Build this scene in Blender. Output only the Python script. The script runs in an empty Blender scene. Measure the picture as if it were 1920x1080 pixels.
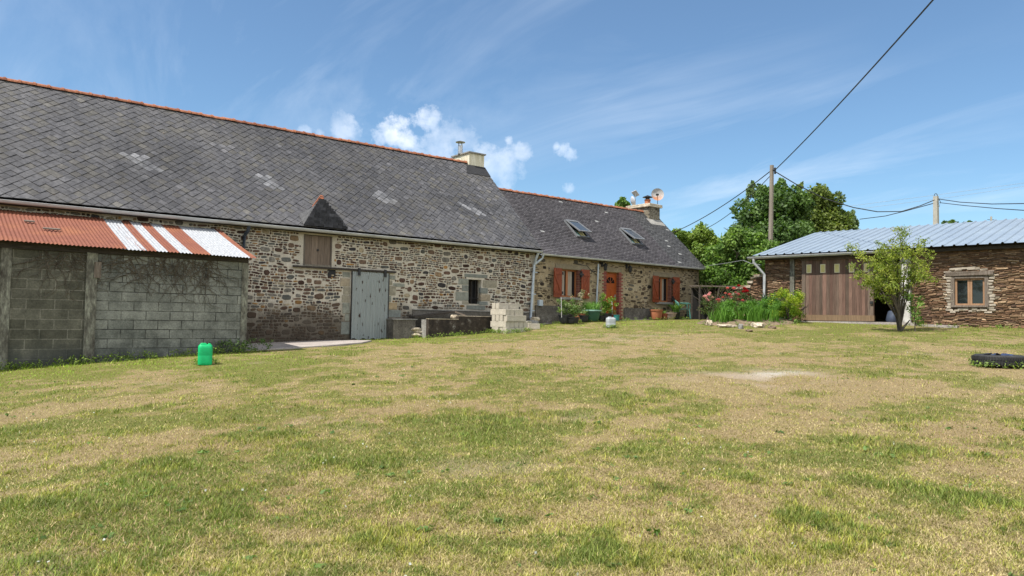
import bpy, bmesh, math, random
import numpy as np
from mathutils import Vector, Matrix

random.seed(11)
RNG = np.random.default_rng(7)
SC = bpy.context.scene
COL = SC.collection
R = math.radians

# ------------------------------------------------------------------ camera model (world: x along the long facade, y towards it, z up)
FPX, PIT, ROL, BA, EYE = 1380.0, R(2.4), R(1.0), R(51), 1.6
YA = 20.5                                        # plane of the barn / house facade
FW = Vector((math.cos(BA), math.sin(BA), 0)); RT = Vector((math.sin(BA), -math.cos(BA), 0)); UPV = Vector((0, 0, 1))
CAMF = FW*math.cos(PIT) + UPV*math.sin(PIT)
CAMU = UPV*math.cos(PIT) - FW*math.sin(PIT)
CR = RT*math.cos(ROL) + CAMU*math.sin(ROL)
CU = CAMU*math.cos(ROL) - RT*math.sin(ROL)
def ray(px, py): return CAMF*FPX + CR*(px-960) + CU*(540-py)
def onY(px, py, Y=YA):
    d = ray(px, py); p = d*(Y/d.y); return Vector((p.x, p.y, p.z+EYE))
def at(px, py, depth):
    d = ray(px, py); p = d*(depth/d.dot(FW)); return Vector((p.x, p.y, p.z+EYE))

# ------------------------------------------------------------------ terrain height
GC = np.array([(0,0,0),(4,4,.3),(-3,3,0),(6,-2,.3),(1.4,17.85,.40),(2.85,17.85,.52),(4.32,17.85,.6),(6.22,17.85,.70),(1,20.5,.45),(4,20.5,.62),
 (7.29,20.5,.76),(8.44,20.5,.81),(10.3,20.5,.87),(11.6,20.5,.90),(12.9,20.5,1.0),(15.3,20.5,1.17),(17.8,20.5,1.42),(21.3,20.5,1.60),
 (25.2,20.5,1.70),(27.5,20.5,1.77),(25.29,14.26,1.68),(25.55,11.8,1.66),(25.7,9.9,1.58),(26.1,7.5,1.59),(26.3,4,1.5),(10,10,.75),(17,12,1.2),(17,5,1.05),(10,3,.58),
 (31,17,1.8),(30,24,1.9)], float)
def plane(x, y):
    return .0535*np.clip(x,-20,29) + .0205*np.clip(y,-12,26)
_r = GC[:,2]-plane(GC[:,0],GC[:,1])
def _k(x,y): 
    d2 = (x[:,None]-GC[None,:,0])**2+(y[:,None]-GC[None,:,1])**2
    return np.exp(-d2/(2*2.6**2))
_al = np.linalg.solve(_k(GC[:,0],GC[:,1])+np.eye(len(GC))*.08, _r)
def ground(x, y):
    x = np.atleast_1d(np.asarray(x,float)); y = np.atleast_1d(np.asarray(y,float))
    out = plane(x,y)
    for i in range(0,len(x),60000):
        out[i:i+60000] += _k(x[i:i+60000],y[i:i+60000])@_al
    return out
def gz(x, y): return float(ground(x,y)[0])
def G(px, py):
    d = ray(px, py); t = 12/d.dot(FW)
    lo, hi = 2/d.dot(FW), 60/d.dot(FW)
    for i in range(400):
        t = lo+(hi-lo)*i/399
        if d.z*t+EYE < gz(d.x*t, d.y*t): break
    return Vector((d.x*t, d.y*t, gz(d.x*t, d.y*t)))

# ------------------------------------------------------------------ value noise in numpy
def vnoise(x, y, seed=0):
    xi = np.floor(x).astype(np.int64); yi = np.floor(y).astype(np.int64)
    xf = x-xi; yf = y-yi
    xf = xf*xf*(3-2*xf); yf = yf*yf*(3-2*yf)
    def h(a, b):
        n = (a*374761393 + b*668265263 + seed*1442695041) & 0x7fffffff
        n = ((n ^ (n >> 13))*1274126177) & 0x7fffffff
        return ((n ^ (n >> 16)) & 0xffff)/65535.0
    return (h(xi,yi)*(1-xf)+h(xi+1,yi)*xf)*(1-yf) + (h(xi,yi+1)*(1-xf)+h(xi+1,yi+1)*xf)*yf
def fbm(x, y, seed=0, o=4):
    s = 0; a = .5; t = 0
    for i in range(o):
        s = s+a*vnoise(x*2**i, y*2**i, seed+i*7); t += a; a *= .55
    return s/t
def sst(a, b, v):
    t = np.clip((v-a)/(b-a),0,1); return t*t*(3-2*t)

# ------------------------------------------------------------------ node helpers
def nd(nt, t, ins=None, **pr):
    n = nt.nodes.new(t)
    for k, v in pr.items(): setattr(n, k, v)
    for k, v in (ins or {}).items():
        s = n.inputs[k]
        if hasattr(v, 'is_output') or isinstance(v, bpy.types.NodeSocket): nt.links.new(v, s)
        else:
            try: s.default_value = v
            except Exception: s.default_value = (*v, 1) if len(v) == 3 else v
    return n
def c4(c): return (*c, 1) if len(c) == 3 else c
def mixc(nt, f, a, b, bt='MIX'):
    n = nt.nodes.new('ShaderNodeMix'); n.data_type = 'RGBA'; n.blend_type = bt
    for i, v in ((0,f),(6,a),(7,b)):
        if isinstance(v, bpy.types.NodeSocket): nt.links.new(v, n.inputs[i])
        else: n.inputs[i].default_value = c4(v) if i else v
    return n.outputs[2]
def mth(nt, op, a, b=0.0, c=None, clamp=False):
    n = nt.nodes.new('ShaderNodeMath'); n.operation = op; n.use_clamp = clamp
    for i, v in enumerate((a,b) if c is None else (a,b,c)):
        if isinstance(v, bpy.types.NodeSocket): nt.links.new(v, n.inputs[i])
        else: n.inputs[i].default_value = v
    return n.outputs[0]
def ramp(nt, f, stops, interp='LINEAR'):
    n = nt.nodes.new('ShaderNodeValToRGB'); n.color_ramp.interpolation = interp
    e = n.color_ramp.elements
    while len(e) < len(stops): e.new(.5)
    for q, (p, c) in zip(e, stops):
        q.position = p; q.color = c4(c) if not isinstance(c,(int,float)) else (c,c,c,1)
    nt.links.new(f, n.inputs[0]); return n.outputs[0]
def noise(nt, vec, scale, detail=4, rough=.55, dist=0, out=0):
    return nd(nt,'ShaderNodeTexNoise',{'Vector':vec,'Scale':scale,'Detail':detail,'Roughness':rough,'Distortion':dist}).outputs[out]
def newmat(name):
    m = bpy.data.materials.new(name); m.use_nodes = True
    nt = m.node_tree; b = nt.nodes['Principled BSDF']
    return m, nt, b
def objc(nt, scale=(1,1,1)):
    tc = nd(nt,'ShaderNodeTexCoord').outputs['Object']
    return nd(nt,'ShaderNodeMapping',{'Vector':tc,'Scale':scale}).outputs[0]
def bump(nt, b, h, strength=.5, dist=.01):
    n = nd(nt,'ShaderNodeBump',{'Height':h,'Strength':strength,'Distance':dist})
    nt.links.new(n.outputs[0], b.inputs['Normal'])
def setc(nt, b, c, rough=.8, metal=0, spec=.3):
    if isinstance(c, bpy.types.NodeSocket): nt.links.new(c, b.inputs['Base Color'])
    else: b.inputs['Base Color'].default_value = c4(c)
    if isinstance(rough, bpy.types.NodeSocket): nt.links.new(rough, b.inputs['Roughness'])
    else: b.inputs['Roughness'].default_value = rough
    b.inputs['Metallic'].default_value = metal
    b.inputs['Specular IOR Level'].default_value = spec

def m_noise(name, stops, scale=4, stretch=(1,1,1), rough=.85, bmp=.3, metal=0, spec=.3, detail=6, bdist=.01, fine=0):
    m, nt, b = newmat(name); v = objc(nt, stretch)
    f = noise(nt, v, scale, detail, .65)
    c = ramp(nt, f, stops)
    if fine:
        g = noise(nt, v, scale*fine, 4, .7)
        c = mixc(nt, 1.0, c, ramp(nt, g, [(.25,(.6,.6,.6)),(.7,(1.25,1.25,1.25))]), 'MULTIPLY')
        f = mth(nt,'ADD',f,g)
    setc(nt, b, c, rough, metal, spec)
    if bmp: bump(nt, b, f, bmp, bdist)
    return m
def m_attr(name, rough=.7, nscale=20, lo=.75, hi=1.2, bmp=.2, spec=.3, metal=0, trans=0, extra=None, stretch=(1,1,1)):
    m, nt, b = newmat(name)
    a = nd(nt,'ShaderNodeAttribute',attribute_name='col').outputs['Color']
    v = objc(nt, stretch); f = noise(nt, v, nscale, 5, .65)
    c = mixc(nt, 1.0, a, ramp(nt, f, [(.3,(lo,)*3),(.7,(hi,)*3)]), 'MULTIPLY')
    if extra: c = extra(nt, v, c)
    setc(nt, b, c, rough, metal, spec)
    if bmp: bump(nt, b, f, bmp, .008)
    return m
def m_leaf(name, rough=.55, transl=.35):
    m, nt, b = newmat(name)
    a = nd(nt,'ShaderNodeAttribute',attribute_name='col').outputs['Color']
    setc(nt, b, a, rough, 0, .25)
    t = nd(nt,'ShaderNodeBsdfTranslucent',{'Color':mixc(nt,1.0,a,(1.2,1.35,.6),'MULTIPLY')})
    ms = nd(nt,'ShaderNodeMixShader',{0:transl,1:b.outputs[0],2:t.outputs[0]})
    nt.links.new(ms.outputs[0], nt.nodes['Material Output'].inputs[0])
    return m

# ------------------------------------------------------------------ object helpers
WM = {}
class MB:
    def __init__(s): s.v=[]; s.f=[]; s.c=[]
    def add(s, vs, fs, col=(1,1,1)):
        o = len(s.v); s.v += [tuple(x) for x in vs]
        for f in fs: s.f.append(tuple(i+o for i in f)); s.c.append(col)
    def box(s, lo, hi, col=(1,1,1), M=None, jit=0):
        x0,y0,z0 = lo; x1,y1,z1 = hi
        vs = [Vector(p) for p in ((x0,y0,z0),(x1,y0,z0),(x1,y1,z0),(x0,y1,z0),(x0,y0,z1),(x1,y0,z1),(x1,y1,z1),(x0,y1,z1))]
        if jit: vs = [p+Vector((random.uniform(-jit,jit),random.uniform(-jit,jit),random.uniform(-jit,jit))) for p in vs]
        if M: vs = [M@p for p in vs]
        s.add(vs, [(0,3,2,1),(4,5,6,7),(0,1,5,4),(1,2,6,5),(2,3,7,6),(3,0,4,7)], col)
    def tube(s, pts, rad, n=8, col=(1,1,1), cap=True):
        pts = [Vector(p) for p in pts]; vs=[]; fs=[]
        for i,p in enumerate(pts):
            d = (pts[min(i+1,len(pts)-1)]-pts[max(i-1,0)]).normalized()
            a = d.cross(Vector((0,0,1)));
            if a.length<.05: a = d.cross(Vector((1,0,0)))
            a.normalize(); b = d.cross(a)
            r = rad[i] if isinstance(rad,(list,tuple)) else rad
            for k in range(n):
                t = 2*math.pi*k/n; vs.append(p+a*math.cos(t)*r+b*math.sin(t)*r)
        for i in range(len(pts)-1):
            for k in range(n): fs.append((i*n+k, i*n+(k+1)%n, (i+1)*n+(k+1)%n, (i+1)*n+k))
        if cap: fs += [tuple(range(n))[::-1], tuple(range((len(pts)-1)*n, len(pts)*n))]
        s.add(vs, fs, col)
    def lathe(s, prof, c=(0,0,0), n=24, col=(1,1,1), sx=1, sy=1, M=None):
        vs=[]; fs=[]
        for r,z in prof:
            for k in range(n):
                t=2*math.pi*k/n; p=Vector((c[0]+r*math.cos(t)*sx, c[1]+r*math.sin(t)*sy, c[2]+z)); vs.append(M@p if M else p)
        for i in range(len(prof)-1):
            for k in range(n): fs.append((i*n+k, i*n+(k+1)%n, (i+1)*n+(k+1)%n, (i+1)*n+k))
        if prof[0][0]>1e-4: fs.append(tuple(range(n))[::-1])
        if prof[-1][0]>1e-4: fs.append(tuple(range((len(prof)-1)*n,len(prof)*n)))
        s.add(vs,fs,col)
    def prism(s, poly, ext, col=(1,1,1)):
        e = Vector(ext); n=len(poly); P=[Vector(p) for p in poly]
        s.add(P+[p+e for p in P], [tuple(range(n))[::-1], tuple(range(n,2*n))]+[(i,(i+1)%n,(i+1)%n+n,i+n) for i in range(n)], col)
    def xf(s, M):
        s.v=[tuple(M@Vector(v)) for v in s.v]; return s
    def build(s, name, mat, parent=None, smooth=False, bev=0):
        me = bpy.data.meshes.new(name)
        M = WM[parent].inverted() if parent else Matrix()
        me.from_pydata([tuple(M@Vector(v)) for v in s.v], [], s.f)
        me.update()
        at_ = me.attributes.new('col','FLOAT_COLOR','FACE')
        at_.data.foreach_set('color', np.array([[*c,1] for c in s.c],np.float32).ravel())
        me.materials.append(mat)
        if smooth:
            me.polygons.foreach_set('use_smooth',[True]*len(me.polygons))
            me.set_sharp_from_angle(angle=R(40))
        o = bpy.data.objects.new(name, me); COL.objects.link(o)
        if parent: o.parent = parent; WM[o] = WM[parent]
        else: WM[o] = Matrix()
        if bev:
            b = o.modifiers.new('bevel','BEVEL'); b.width = bev; b.segments = 2; b.limit_method='ANGLE'
        return o
def merge(dst, src):
    """stones become part of their wall's own mesh (second material slot)"""
    bm=bmesh.new(); bm.from_mesh(dst.data); n=len(bm.faces); bm.from_mesh(src.data); bm.faces.ensure_lookup_table()
    for f in bm.faces[n:]: f.material_index=1
    bm.to_mesh(dst.data); bm.free(); dst.data.materials.append(src.data.materials[0]); bpy.data.objects.remove(src)
def tag(o, label, cat, group=None, kind=None):
    if label: o['label']=label
    if cat: o['category']=cat
    if group: o['group']=group
    if kind: o['kind']=kind
    return o
def thing(name, label, cat, loc=(0,0,0), rz=0, group=None):
    o = bpy.data.objects.new(name, None); COL.objects.link(o)
    o.empty_display_size=.2; o.location = loc; o.rotation_euler=(0,0,rz)
    WM[o] = Matrix.Translation(Vector(loc))@Matrix.Rotation(rz,4,'Z')
    return tag(o,label,cat,group)
def copy_tree(o, loc, rz=0, label=None):
    c = o.copy(); COL.objects.link(c); c.location=loc; c.rotation_euler=(0,0,rz)
    if label: c['label']=label
    for ch in list(o.children):
        d = ch.copy(); COL.objects.link(d); d.parent=c
        for g in list(ch.children):
            e = g.copy(); COL.objects.link(e); e.parent=d
    return c
def np_mesh(name, V, k, mat, cols=None, parent=None, smooth=False):
    """V: (n*k,3) soup of n k-gons, cols: (n,3)"""
    n = len(V)//k
    me = bpy.data.meshes.new(name)
    if parent:
        M = np.array(WM[parent].inverted()); V = V@M[:3,:3].T+M[:3,3]
    me.vertices.add(len(V)); me.vertices.foreach_set('co', np.ascontiguousarray(V,np.float32).ravel())
    me.loops.add(len(V)); me.loops.foreach_set('vertex_index', np.arange(len(V),dtype=np.int32))
    me.polygons.add(n); me.polygons.foreach_set('loop_start', np.arange(0,len(V),k,dtype=np.int32))
    me.update(calc_edges=True)
    if cols is not None:
        a = me.attributes.new('col','FLOAT_COLOR','FACE')
        a.data.foreach_set('color', np.concatenate([cols,np.ones((n,1))],1).astype(np.float32).ravel())
    me.materials.append(mat)
    o = bpy.data.objects.new(name, me); COL.objects.link(o)
    if parent: o.parent=parent; WM[o]=WM[parent]
    else: WM[o]=Matrix()
    return o
def leaf_quads(P, size, up=.4, out=None, aspect=.6, droop=0.0):
    """P (n,3) centres -> (4n,3) diamond leaves with random facing biased up/outward"""
    n=len(P)
    N = RNG.normal(size=(n,3)); N/=np.linalg.norm(N,axis=1)[:,None]
    N[:,2]+=up
    if out is not None: N += out*.7
    N/=np.linalg.norm(N,axis=1)[:,None]
    T = RNG.normal(size=(n,3)); T[:,2]-=droop
    T -= (T*N).sum(1)[:,None]*N; T/=np.linalg.norm(T,axis=1)[:,None]
    B = np.cross(N,T)
    s = (size*RNG.uniform(.6,1.3,n))[:,None] if np.isscalar(size) else size[:,None]
    V = np.empty((n,4,3))
    V[:,0]=P-T*s*.5; V[:,1]=P+B*s*.5*aspect-T*s*.05; V[:,2]=P+T*s*.5; V[:,3]=P-B*s*.5*aspect-T*s*.05
    return V.reshape(-1,3)

# ------------------------------------------------------------------ materials
def mat_stone(name, sx, sz, mort, stops, mcol, mcol2, bm=.6, warp=.06, damp=None, mvar=.0, big=.55, smear=None):
    m, nt, b = newmat(name)
    tc = nd(nt,'ShaderNodeTexCoord').outputs['Object']
    wn = nd(nt,'ShaderNodeTexNoise',{'Vector':tc,'Scale':5.0,'Detail':3.0}).outputs[1]
    wv = nd(nt,'ShaderNodeVectorMath',{0:wn,1:(.5,.5,.5)},operation='SUBTRACT').outputs[0]
    wv = nd(nt,'ShaderNodeVectorMath',{0:wv,3:warp*4},operation='SCALE').outputs[0]
    p = nd(nt,'ShaderNodeVectorMath',{0:tc,1:wv},operation='ADD').outputs[0]
    sp = nd(nt,'ShaderNodeSeparateXYZ',{0:p})
    u = mth(nt,'ADD',sp.outputs[0],sp.outputs[1])
    def vor(k):
        v = nd(nt,'ShaderNodeCombineXYZ',{0:mth(nt,'MULTIPLY',u,sx*k),1:mth(nt,'MULTIPLY',sp.outputs[2],sz*k)}).outputs[0]
        a = nd(nt,'ShaderNodeTexVoronoi',{'Vector':v,'Scale':1.0,'Randomness':.95},voronoi_dimensions='2D')
        e = nd(nt,'ShaderNodeTexVoronoi',{'Vector':v,'Scale':1.0,'Randomness':.95},voronoi_dimensions='2D',feature='DISTANCE_TO_EDGE')
        return a.outputs['Color'], mth(nt,'DIVIDE',e.outputs['Distance'],k)
    ca, da = vor(1.0); cb, db = vor(big)
    sel = mth(nt,'GREATER_THAN',noise(nt,tc,1.7,3),.53)
    ccol = mixc(nt, sel, ca, cb)
    dist = mth(nt,'ADD',mth(nt,'MULTIPLY',da,mth(nt,'SUBTRACT',1.0,sel)),mth(nt,'MULTIPLY',db,sel))
    fine = noise(nt,tc,38,5,.7); mid = noise(nt,tc,2.2,4,.6)
    if mvar: dist = mth(nt,'SUBTRACT',dist,mth(nt,'MULTIPLY',mth(nt,'SUBTRACT',mid,.5),mvar))
    dist = mth(nt,'ADD',dist,mth(nt,'MULTIPLY',mth(nt,'SUBTRACT',fine,.5),mort*.8))
    mask = ramp(nt, dist, [(mort,0.0),(mort*1.8,1.0)])
    rnd = nd(nt,'ShaderNodeSeparateColor',{0:ccol})
    stone = ramp(nt, rnd.outputs[0], stops)
    stone = mixc(nt,1.0,stone,ramp(nt,fine,[(.3,(.6,.6,.6)),(.7,(1.35,1.35,1.35))]),'MULTIPLY')
    mor = mixc(nt,noise(nt,tc,3.0,5,.7),mcol,mcol2)
    mor = mixc(nt,1.0,mor,ramp(nt,fine,[(.3,(.75,.75,.75)),(.7,(1.15,1.15,1.15))]),'MULTIPLY')
    col = mixc(nt,mask,mor,stone)
    if damp: col = damp(nt,tc,col)
    setc(nt,b,col,.92,0,.2)
    h = mth(nt,'ADD',mth(nt,'MULTIPLY',mask,mth(nt,'ADD',.6,rnd.outputs[1])),mth(nt,'MULTIPLY',fine,.5))
    bump(nt,b,h,bm,.02)
    return m
def damp_barn(nt, tc, col):
    s = nd(nt,'ShaderNodeSeparateXYZ',{0:tc})
    n = noise(nt,tc,1.6,5,.65)
    f = mth(nt,'ADD',s.outputs[2],mth(nt,'MULTIPLY',mth(nt,'SUBTRACT',n,.5),1.6))
    k = ramp(nt, mth(nt,'MULTIPLY',f,.5), [(.22,.92),(.50,.72),(.74,.0)])
    gx = ramp(nt, mth(nt,'DIVIDE',s.outputs[0],20.0), [(.42,1.0),(.54,.25)])
    k = mth(nt,'MULTIPLY',k,gx)
    col = mixc(nt,k,col,(.055,.042,.03))
    # weathered ochre render under the eaves
    g = ramp(nt, mth(nt,'MULTIPLY',mth(nt,'ADD',s.outputs[2],mth(nt,'MULTIPLY',mth(nt,'SUBTRACT',n,.5),.35)),.25), [(.90,0.0),(.97,.45)])
    return mixc(nt,g,col,(.27,.20,.11))
def mat_mortar():
    m, nt, b = newmat('lime_mortar'); tc = nd(nt,'ShaderNodeTexCoord').outputs['Object']
    n = noise(nt,tc,2.6,6,.7); f = noise(nt,tc,34,5,.7)
    c = ramp(nt,n,[(.3,(.40,.36,.29)),(.5,(.52,.47,.385)),(.7,(.60,.56,.48))]); c = mixc(nt,1.0,c,ramp(nt,f,[(.3,(.66,.66,.66)),(.7,(1.15,1.15,1.15))]),'MULTIPLY')
    setc(nt,b,damp_barn(nt,tc,c),.95,0,.15); bump(nt,b,f,.6,.02); return m
M_BARN = mat_mortar()
M_RUBBLE = m_attr('rubble_stone',.9,16,.6,1.35,.8,.2,extra=lambda nt,v,c: damp_barn(nt,nd(nt,'ShaderNodeTexCoord').outputs['Object'],c))
M_HOUSE = mat_stone('house_rubble', 5.2, 19.0, .20, [(0,(.03,.025,.018)),(.4,(.075,.055,.04)),(.7,(.13,.10,.065)),(1,(.20,.16,.10))],
    (.50,.39,.225),(.37,.285,.16), bm=.9, mvar=.42, warp=.07)
def mat_hmortar():
    m, nt, b = newmat('ochre_mortar'); tc = nd(nt,'ShaderNodeTexCoord').outputs['Object']
    n = noise(nt,tc,1.8,6,.7); f = noise(nt,tc,30,5,.7)
    c = ramp(nt,n,[(.3,(.25,.20,.13)),(.5,(.36,.285,.18)),(.7,(.43,.365,.255))]); c = mixc(nt,1.0,c,ramp(nt,f,[(.3,(.62,.62,.62)),(.7,(1.2,1.2,1.2))]),'MULTIPLY')
    setc(nt,b,c,.95,0,.15); bump(nt,b,f,.7,.025); return m
M_HOUSE = mat_hmortar(); M_HSTONE = m_attr('house_stone',.9,18,.6,1.35,.8,.2)
M_CHIMST = mat_stone('chimney_rubble', 6, 12, .10, [(0,(.05,.04,.03)),(.5,(.13,.11,.08)),(1,(.24,.20,.14))], (.30,.27,.21),(.2,.18,.14), bm=.7)
def slate_extra(nt, v, c):
    l = noise(nt, v, 1.3, 5, .6)
    c = mixc(nt, ramp(nt,l,[(.5,0.0),(.68,.4)]), c, (.095,.088,.074))
    st_ = noise(nt, objc(nt,(2.2,.35,.35)), 1.6, 5, .65)
    c = mixc(nt,1.0,c,ramp(nt,st_,[(.3,(.78,.78,.8)),(.7,(1.2,1.19,1.16))]),'MULTIPLY')
    o = noise(nt, v, 5.5, 4, .6)
    return mixc(nt, ramp(nt,o,[(.70,0.0),(.78,.55)]), c, (.18,.115,.058))
M_SLATE = m_attr('old_slate', .62, 11, .62, 1.38, .35, .35, extra=slate_extra)
M_SLATE2 = m_attr('small_slate', .72, 14, .75, 1.25, .25, .2)
M_UNDER = m_noise('roof_underlay', [(.3,(.018,.018,.02)),(.7,(.03,.03,.032))], 6)
M_RIDGE = m_attr('terracotta_ridge', .8, 9, .6, 1.3, .5, .2)
M_ZINC = m_noise('zinc_gutter', [(.3,(.30,.31,.31)),(.55,(.42,.43,.43)),(.75,(.50,.50,.48))], 5, (.4,1,1), .5, .1, 0, .4)
M_PVC = m_noise('grey_plastic_pipe', [(.3,(.36,.41,.46)),(.7,(.47,.52,.57))], 4, rough=.4, bmp=.05, spec=.4)
M_DPIPE = m_noise('dark_pipe', [(.3,(.03,.04,.055)),(.7,(.06,.07,.09))], 4, rough=.45, bmp=.05)
M_DARKWOOD = m_noise('dark_old_wood', [(.3,(.02,.016,.013)),(.7,(.06,.05,.04))], 5, (1,1,8), .85, .4)
M_GREYWOOD = m_noise('weathered_board', [(.25,(.085,.062,.046)),(.5,(.15,.12,.095)),(.75,(.24,.205,.17))], 3.5, (9,9,.5), .85, .4, fine=4)
M_BARNDOOR = m_attr('weathered_plank', .85, 4, .55, 1.35, .5, .2, stretch=(14,14,.6))
M_POST = m_noise('lichen_post', [(.32,(.055,.048,.038)),(.5,(.13,.125,.10)),(.68,(.24,.24,.19))], 7, (1,1,.35), .9, .5, fine=4)
M_WPOST = m_noise('flaking_white_post', [(.35,(.12,.11,.10)),(.46,(.42,.40,.37)),(.7,(.62,.60,.56))], 5, (1,1,.4), .85, .4)
M_CONC = m_noise('bare_concrete', [(.3,(.17,.16,.145)),(.55,(.25,.24,.22)),(.75,(.34,.33,.30))], 3, rough=.92, bmp=.4, fine=8)
M_DCONC = m_noise('stained_concrete', [(.3,(.075,.065,.055)),(.55,(.14,.125,.105)),(.75,(.25,.23,.20))], 2.6, rough=.92, bmp=.4, fine=8)
M_MOSS = m_noise('mossy_concrete', [(.38,(.028,.022,.018)),(.58,(.055,.042,.032)),(.66,(.12,.105,.09)),(.70,(.30,.29,.26))], 5, rough=.95, bmp=.6, fine=5)
M_SLAB = m_noise('slab_concrete', [(.3,(.24,.21,.19)),(.6,(.35,.31,.28)),(.8,(.42,.38,.34))], 2, rough=.9, bmp=.2, fine=10)
M_QUOIN = m_attr('dressed_stone', .9, 9, .7, 1.25, .5, .2)
M_BLOCK = m_noise('new_concrete_block', [(.3,(.40,.36,.29)),(.7,(.51,.465,.385))], 6, rough=.95, bmp=.5, fine=12)
M_CREAM = m_noise('cream_render', [(.35,(.42,.38,.26)),(.6,(.62,.58,.46)),(.8,(.68,.64,.53))], 3, (3,3,.6), .9, .2)
M_STEEL = m_noise('dull_steel', [(.3,(.30,.31,.32)),(.7,(.48,.48,.48))], 8, rough=.4, bmp=.1, metal=.7)
M_TERRA = m_noise('terracotta', [(.3,(.28,.095,.045)),(.6,(.37,.14,.07)),(.8,(.44,.22,.14))], 5, rough=.85, bmp=.15)
M_REDPAINT = m_noise('red_brown_paint', [(.3,(.17,.036,.014)),(.6,(.235,.055,.02)),(.8,(.30,.082,.034))], 4, (3,3,.5), .55, .15, fine=3)
M_DOORP = m_noise('orange_varnish', [(.3,(.29,.062,.012)),(.7,(.36,.085,.018))], 3, (4,4,.4), .4, .1)
M_FRAMEW = m_noise('window_wood', [(.3,(.30,.10,.035)),(.7,(.42,.17,.065))], 4, (3,3,.5), .5, .1)
M_FRAMEB = m_noise('oak_frame', [(.3,(.24,.135,.075)),(.7,(.35,.21,.12))], 4, (3,3,.5), .6, .15)
M_IRON = m_noise('black_iron', [(.3,(.012,.012,.013)),(.7,(.03,.03,.03))], 9, rough=.5, bmp=.1)
M_DARKIN = m_noise('dark_inside', [(.3,(.012,.012,.013)),(.7,(.022,.02,.018))], 3, rough=.95, bmp=0)
M_LEAF = m_leaf('leaf')
M_BARK = m_noise('bark', [(.3,(.05,.04,.03)),(.6,(.12,.10,.075)),(.8,(.20,.17,.13))], 9, (1,1,.3), .95, .6)
M_SOIL = m_noise('dry_soil', [(.3,(.11,.075,.048)),(.6,(.21,.155,.105)),(.8,(.30,.24,.17))], 9, rough=1, bmp=.8, fine=5)
M_ROCK = m_noise('pale_rock', [(.3,(.28,.22,.16)),(.5,(.46,.39,.29)),(.75,(.60,.53,.42))], 5, rough=.95, bmp=.7, fine=4)
def m_plain(name, c, rough=.5, spec=.4, var=.15):
    return m_noise(name, [(.3,tuple(x*(1-var) for x in c)),(.7,tuple(x*(1+var) for x in c))], 5, rough=rough, bmp=.05, spec=spec)
M_GREEN = m_plain('green_plastic', (.0,.40,.13), .45)
M_WHITEPL = m_plain('white_plastic', (.36,.385,.395), .45)
M_TUB = m_plain('dark_green_plastic', (.022,.085,.05), .4)
M_TUBRIM = m_plain('pale_green_rim', (.25,.42,.36), .4)
M_BLACKPL = m_plain('black_plastic', (.018,.02,.022), .45)
M_CHAIR = m_plain('sea_green_plastic', (.055,.16,.135), .5)
M_TEAL = m_plain('teal_plastic', (.03,.20,.19), .4)
M_SHEET = m_plain('pale_sheeting', (.55,.55,.53), .6)
M_YELLOW = m_noise('yellow_pane', [(.3,(.50,.42,.15)),(.7,(.62,.55,.24))], 8, rough=.5, bmp=.05)
M_CREAMFR = m_plain('cream_trim', (.66,.60,.42), .6)
M_RED = m_plain('red_petal', (.45,.012,.02), .6)
M_PINK = m_plain('pink_petal', (.72,.22,.20), .6, var=.3)
M_GALV = m_noise('galvanised_blue_sheet', [(.3,(.18,.225,.28)),(.7,(.225,.275,.325))], 2, (.5,.5,.5), .5, .05, 0, .35)
def mat_glass(name='window_glass'):
    m, nt, b = newmat(name); setc(nt,b,(.012,.014,.015),.06,0,.6); return m
M_GLASS = mat_glass()
M_SKYGL = newmat('skylight_glass'); setc(M_SKYGL[1],M_SKYGL[2],(.05,.06,.07),.2,0,.45); M_SKYGL=M_SKYGL[0]
M_CURT = m_noise('curtain', [(.3,(.26,.21,.16)),(.7,(.42,.37,.31))], 7, (3,3,.2), .9, .2)
M_CABLE = m_plain('cable', (.035,.037,.042), .6)
M_CABLEW = m_plain('grey_cable', (.20,.21,.20), .6)
M_POLEW = m_noise('pole_wood', [(.3,(.13,.105,.08)),(.6,(.24,.205,.165)),(.8,(.31,.28,.23))], 5, (2,2,.15), .9, .4)
M_POLEC = m_noise('pole_concrete', [(.3,(.30,.28,.24)),(.7,(.42,.39,.33))], 5, rough=.9, bmp=.2)
M_BRICK = m_attr('red_brick', .85, 14, .75, 1.2, .4, .2)
M_RUBBER = m_noise('tyre_rubber', [(.3,(.016,.016,.016)),(.6,(.03,.03,.029)),(.8,(.06,.058,.054))], 7, rough=.75, bmp=.2)
M_DISH = m_noise('grey_dish', [(.3,(.36,.36,.38)),(.7,(.46,.46,.48))], 4, rough=.6, bmp=.05)
def mat_rustdish():
    m, nt, b = newmat('rusting_dish'); tc = nd(nt,'ShaderNodeTexCoord').outputs['Object']
    s = nd(nt,'ShaderNodeSeparateXYZ',{0:tc}); n = noise(nt,tc,4,5,.65)
    f = mth(nt,'ADD',mth(nt,'MULTIPLY',s.outputs[2],-1.1),mth(nt,'SUBTRACT',n,.5))
    setc(nt,b,mixc(nt,ramp(nt,f,[(-.0,0.0),(.28,.9)]),(.38,.37,.36),(.38,.15,.06)),.7,0,.3); return m
M_RDISH = mat_rustdish()
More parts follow.
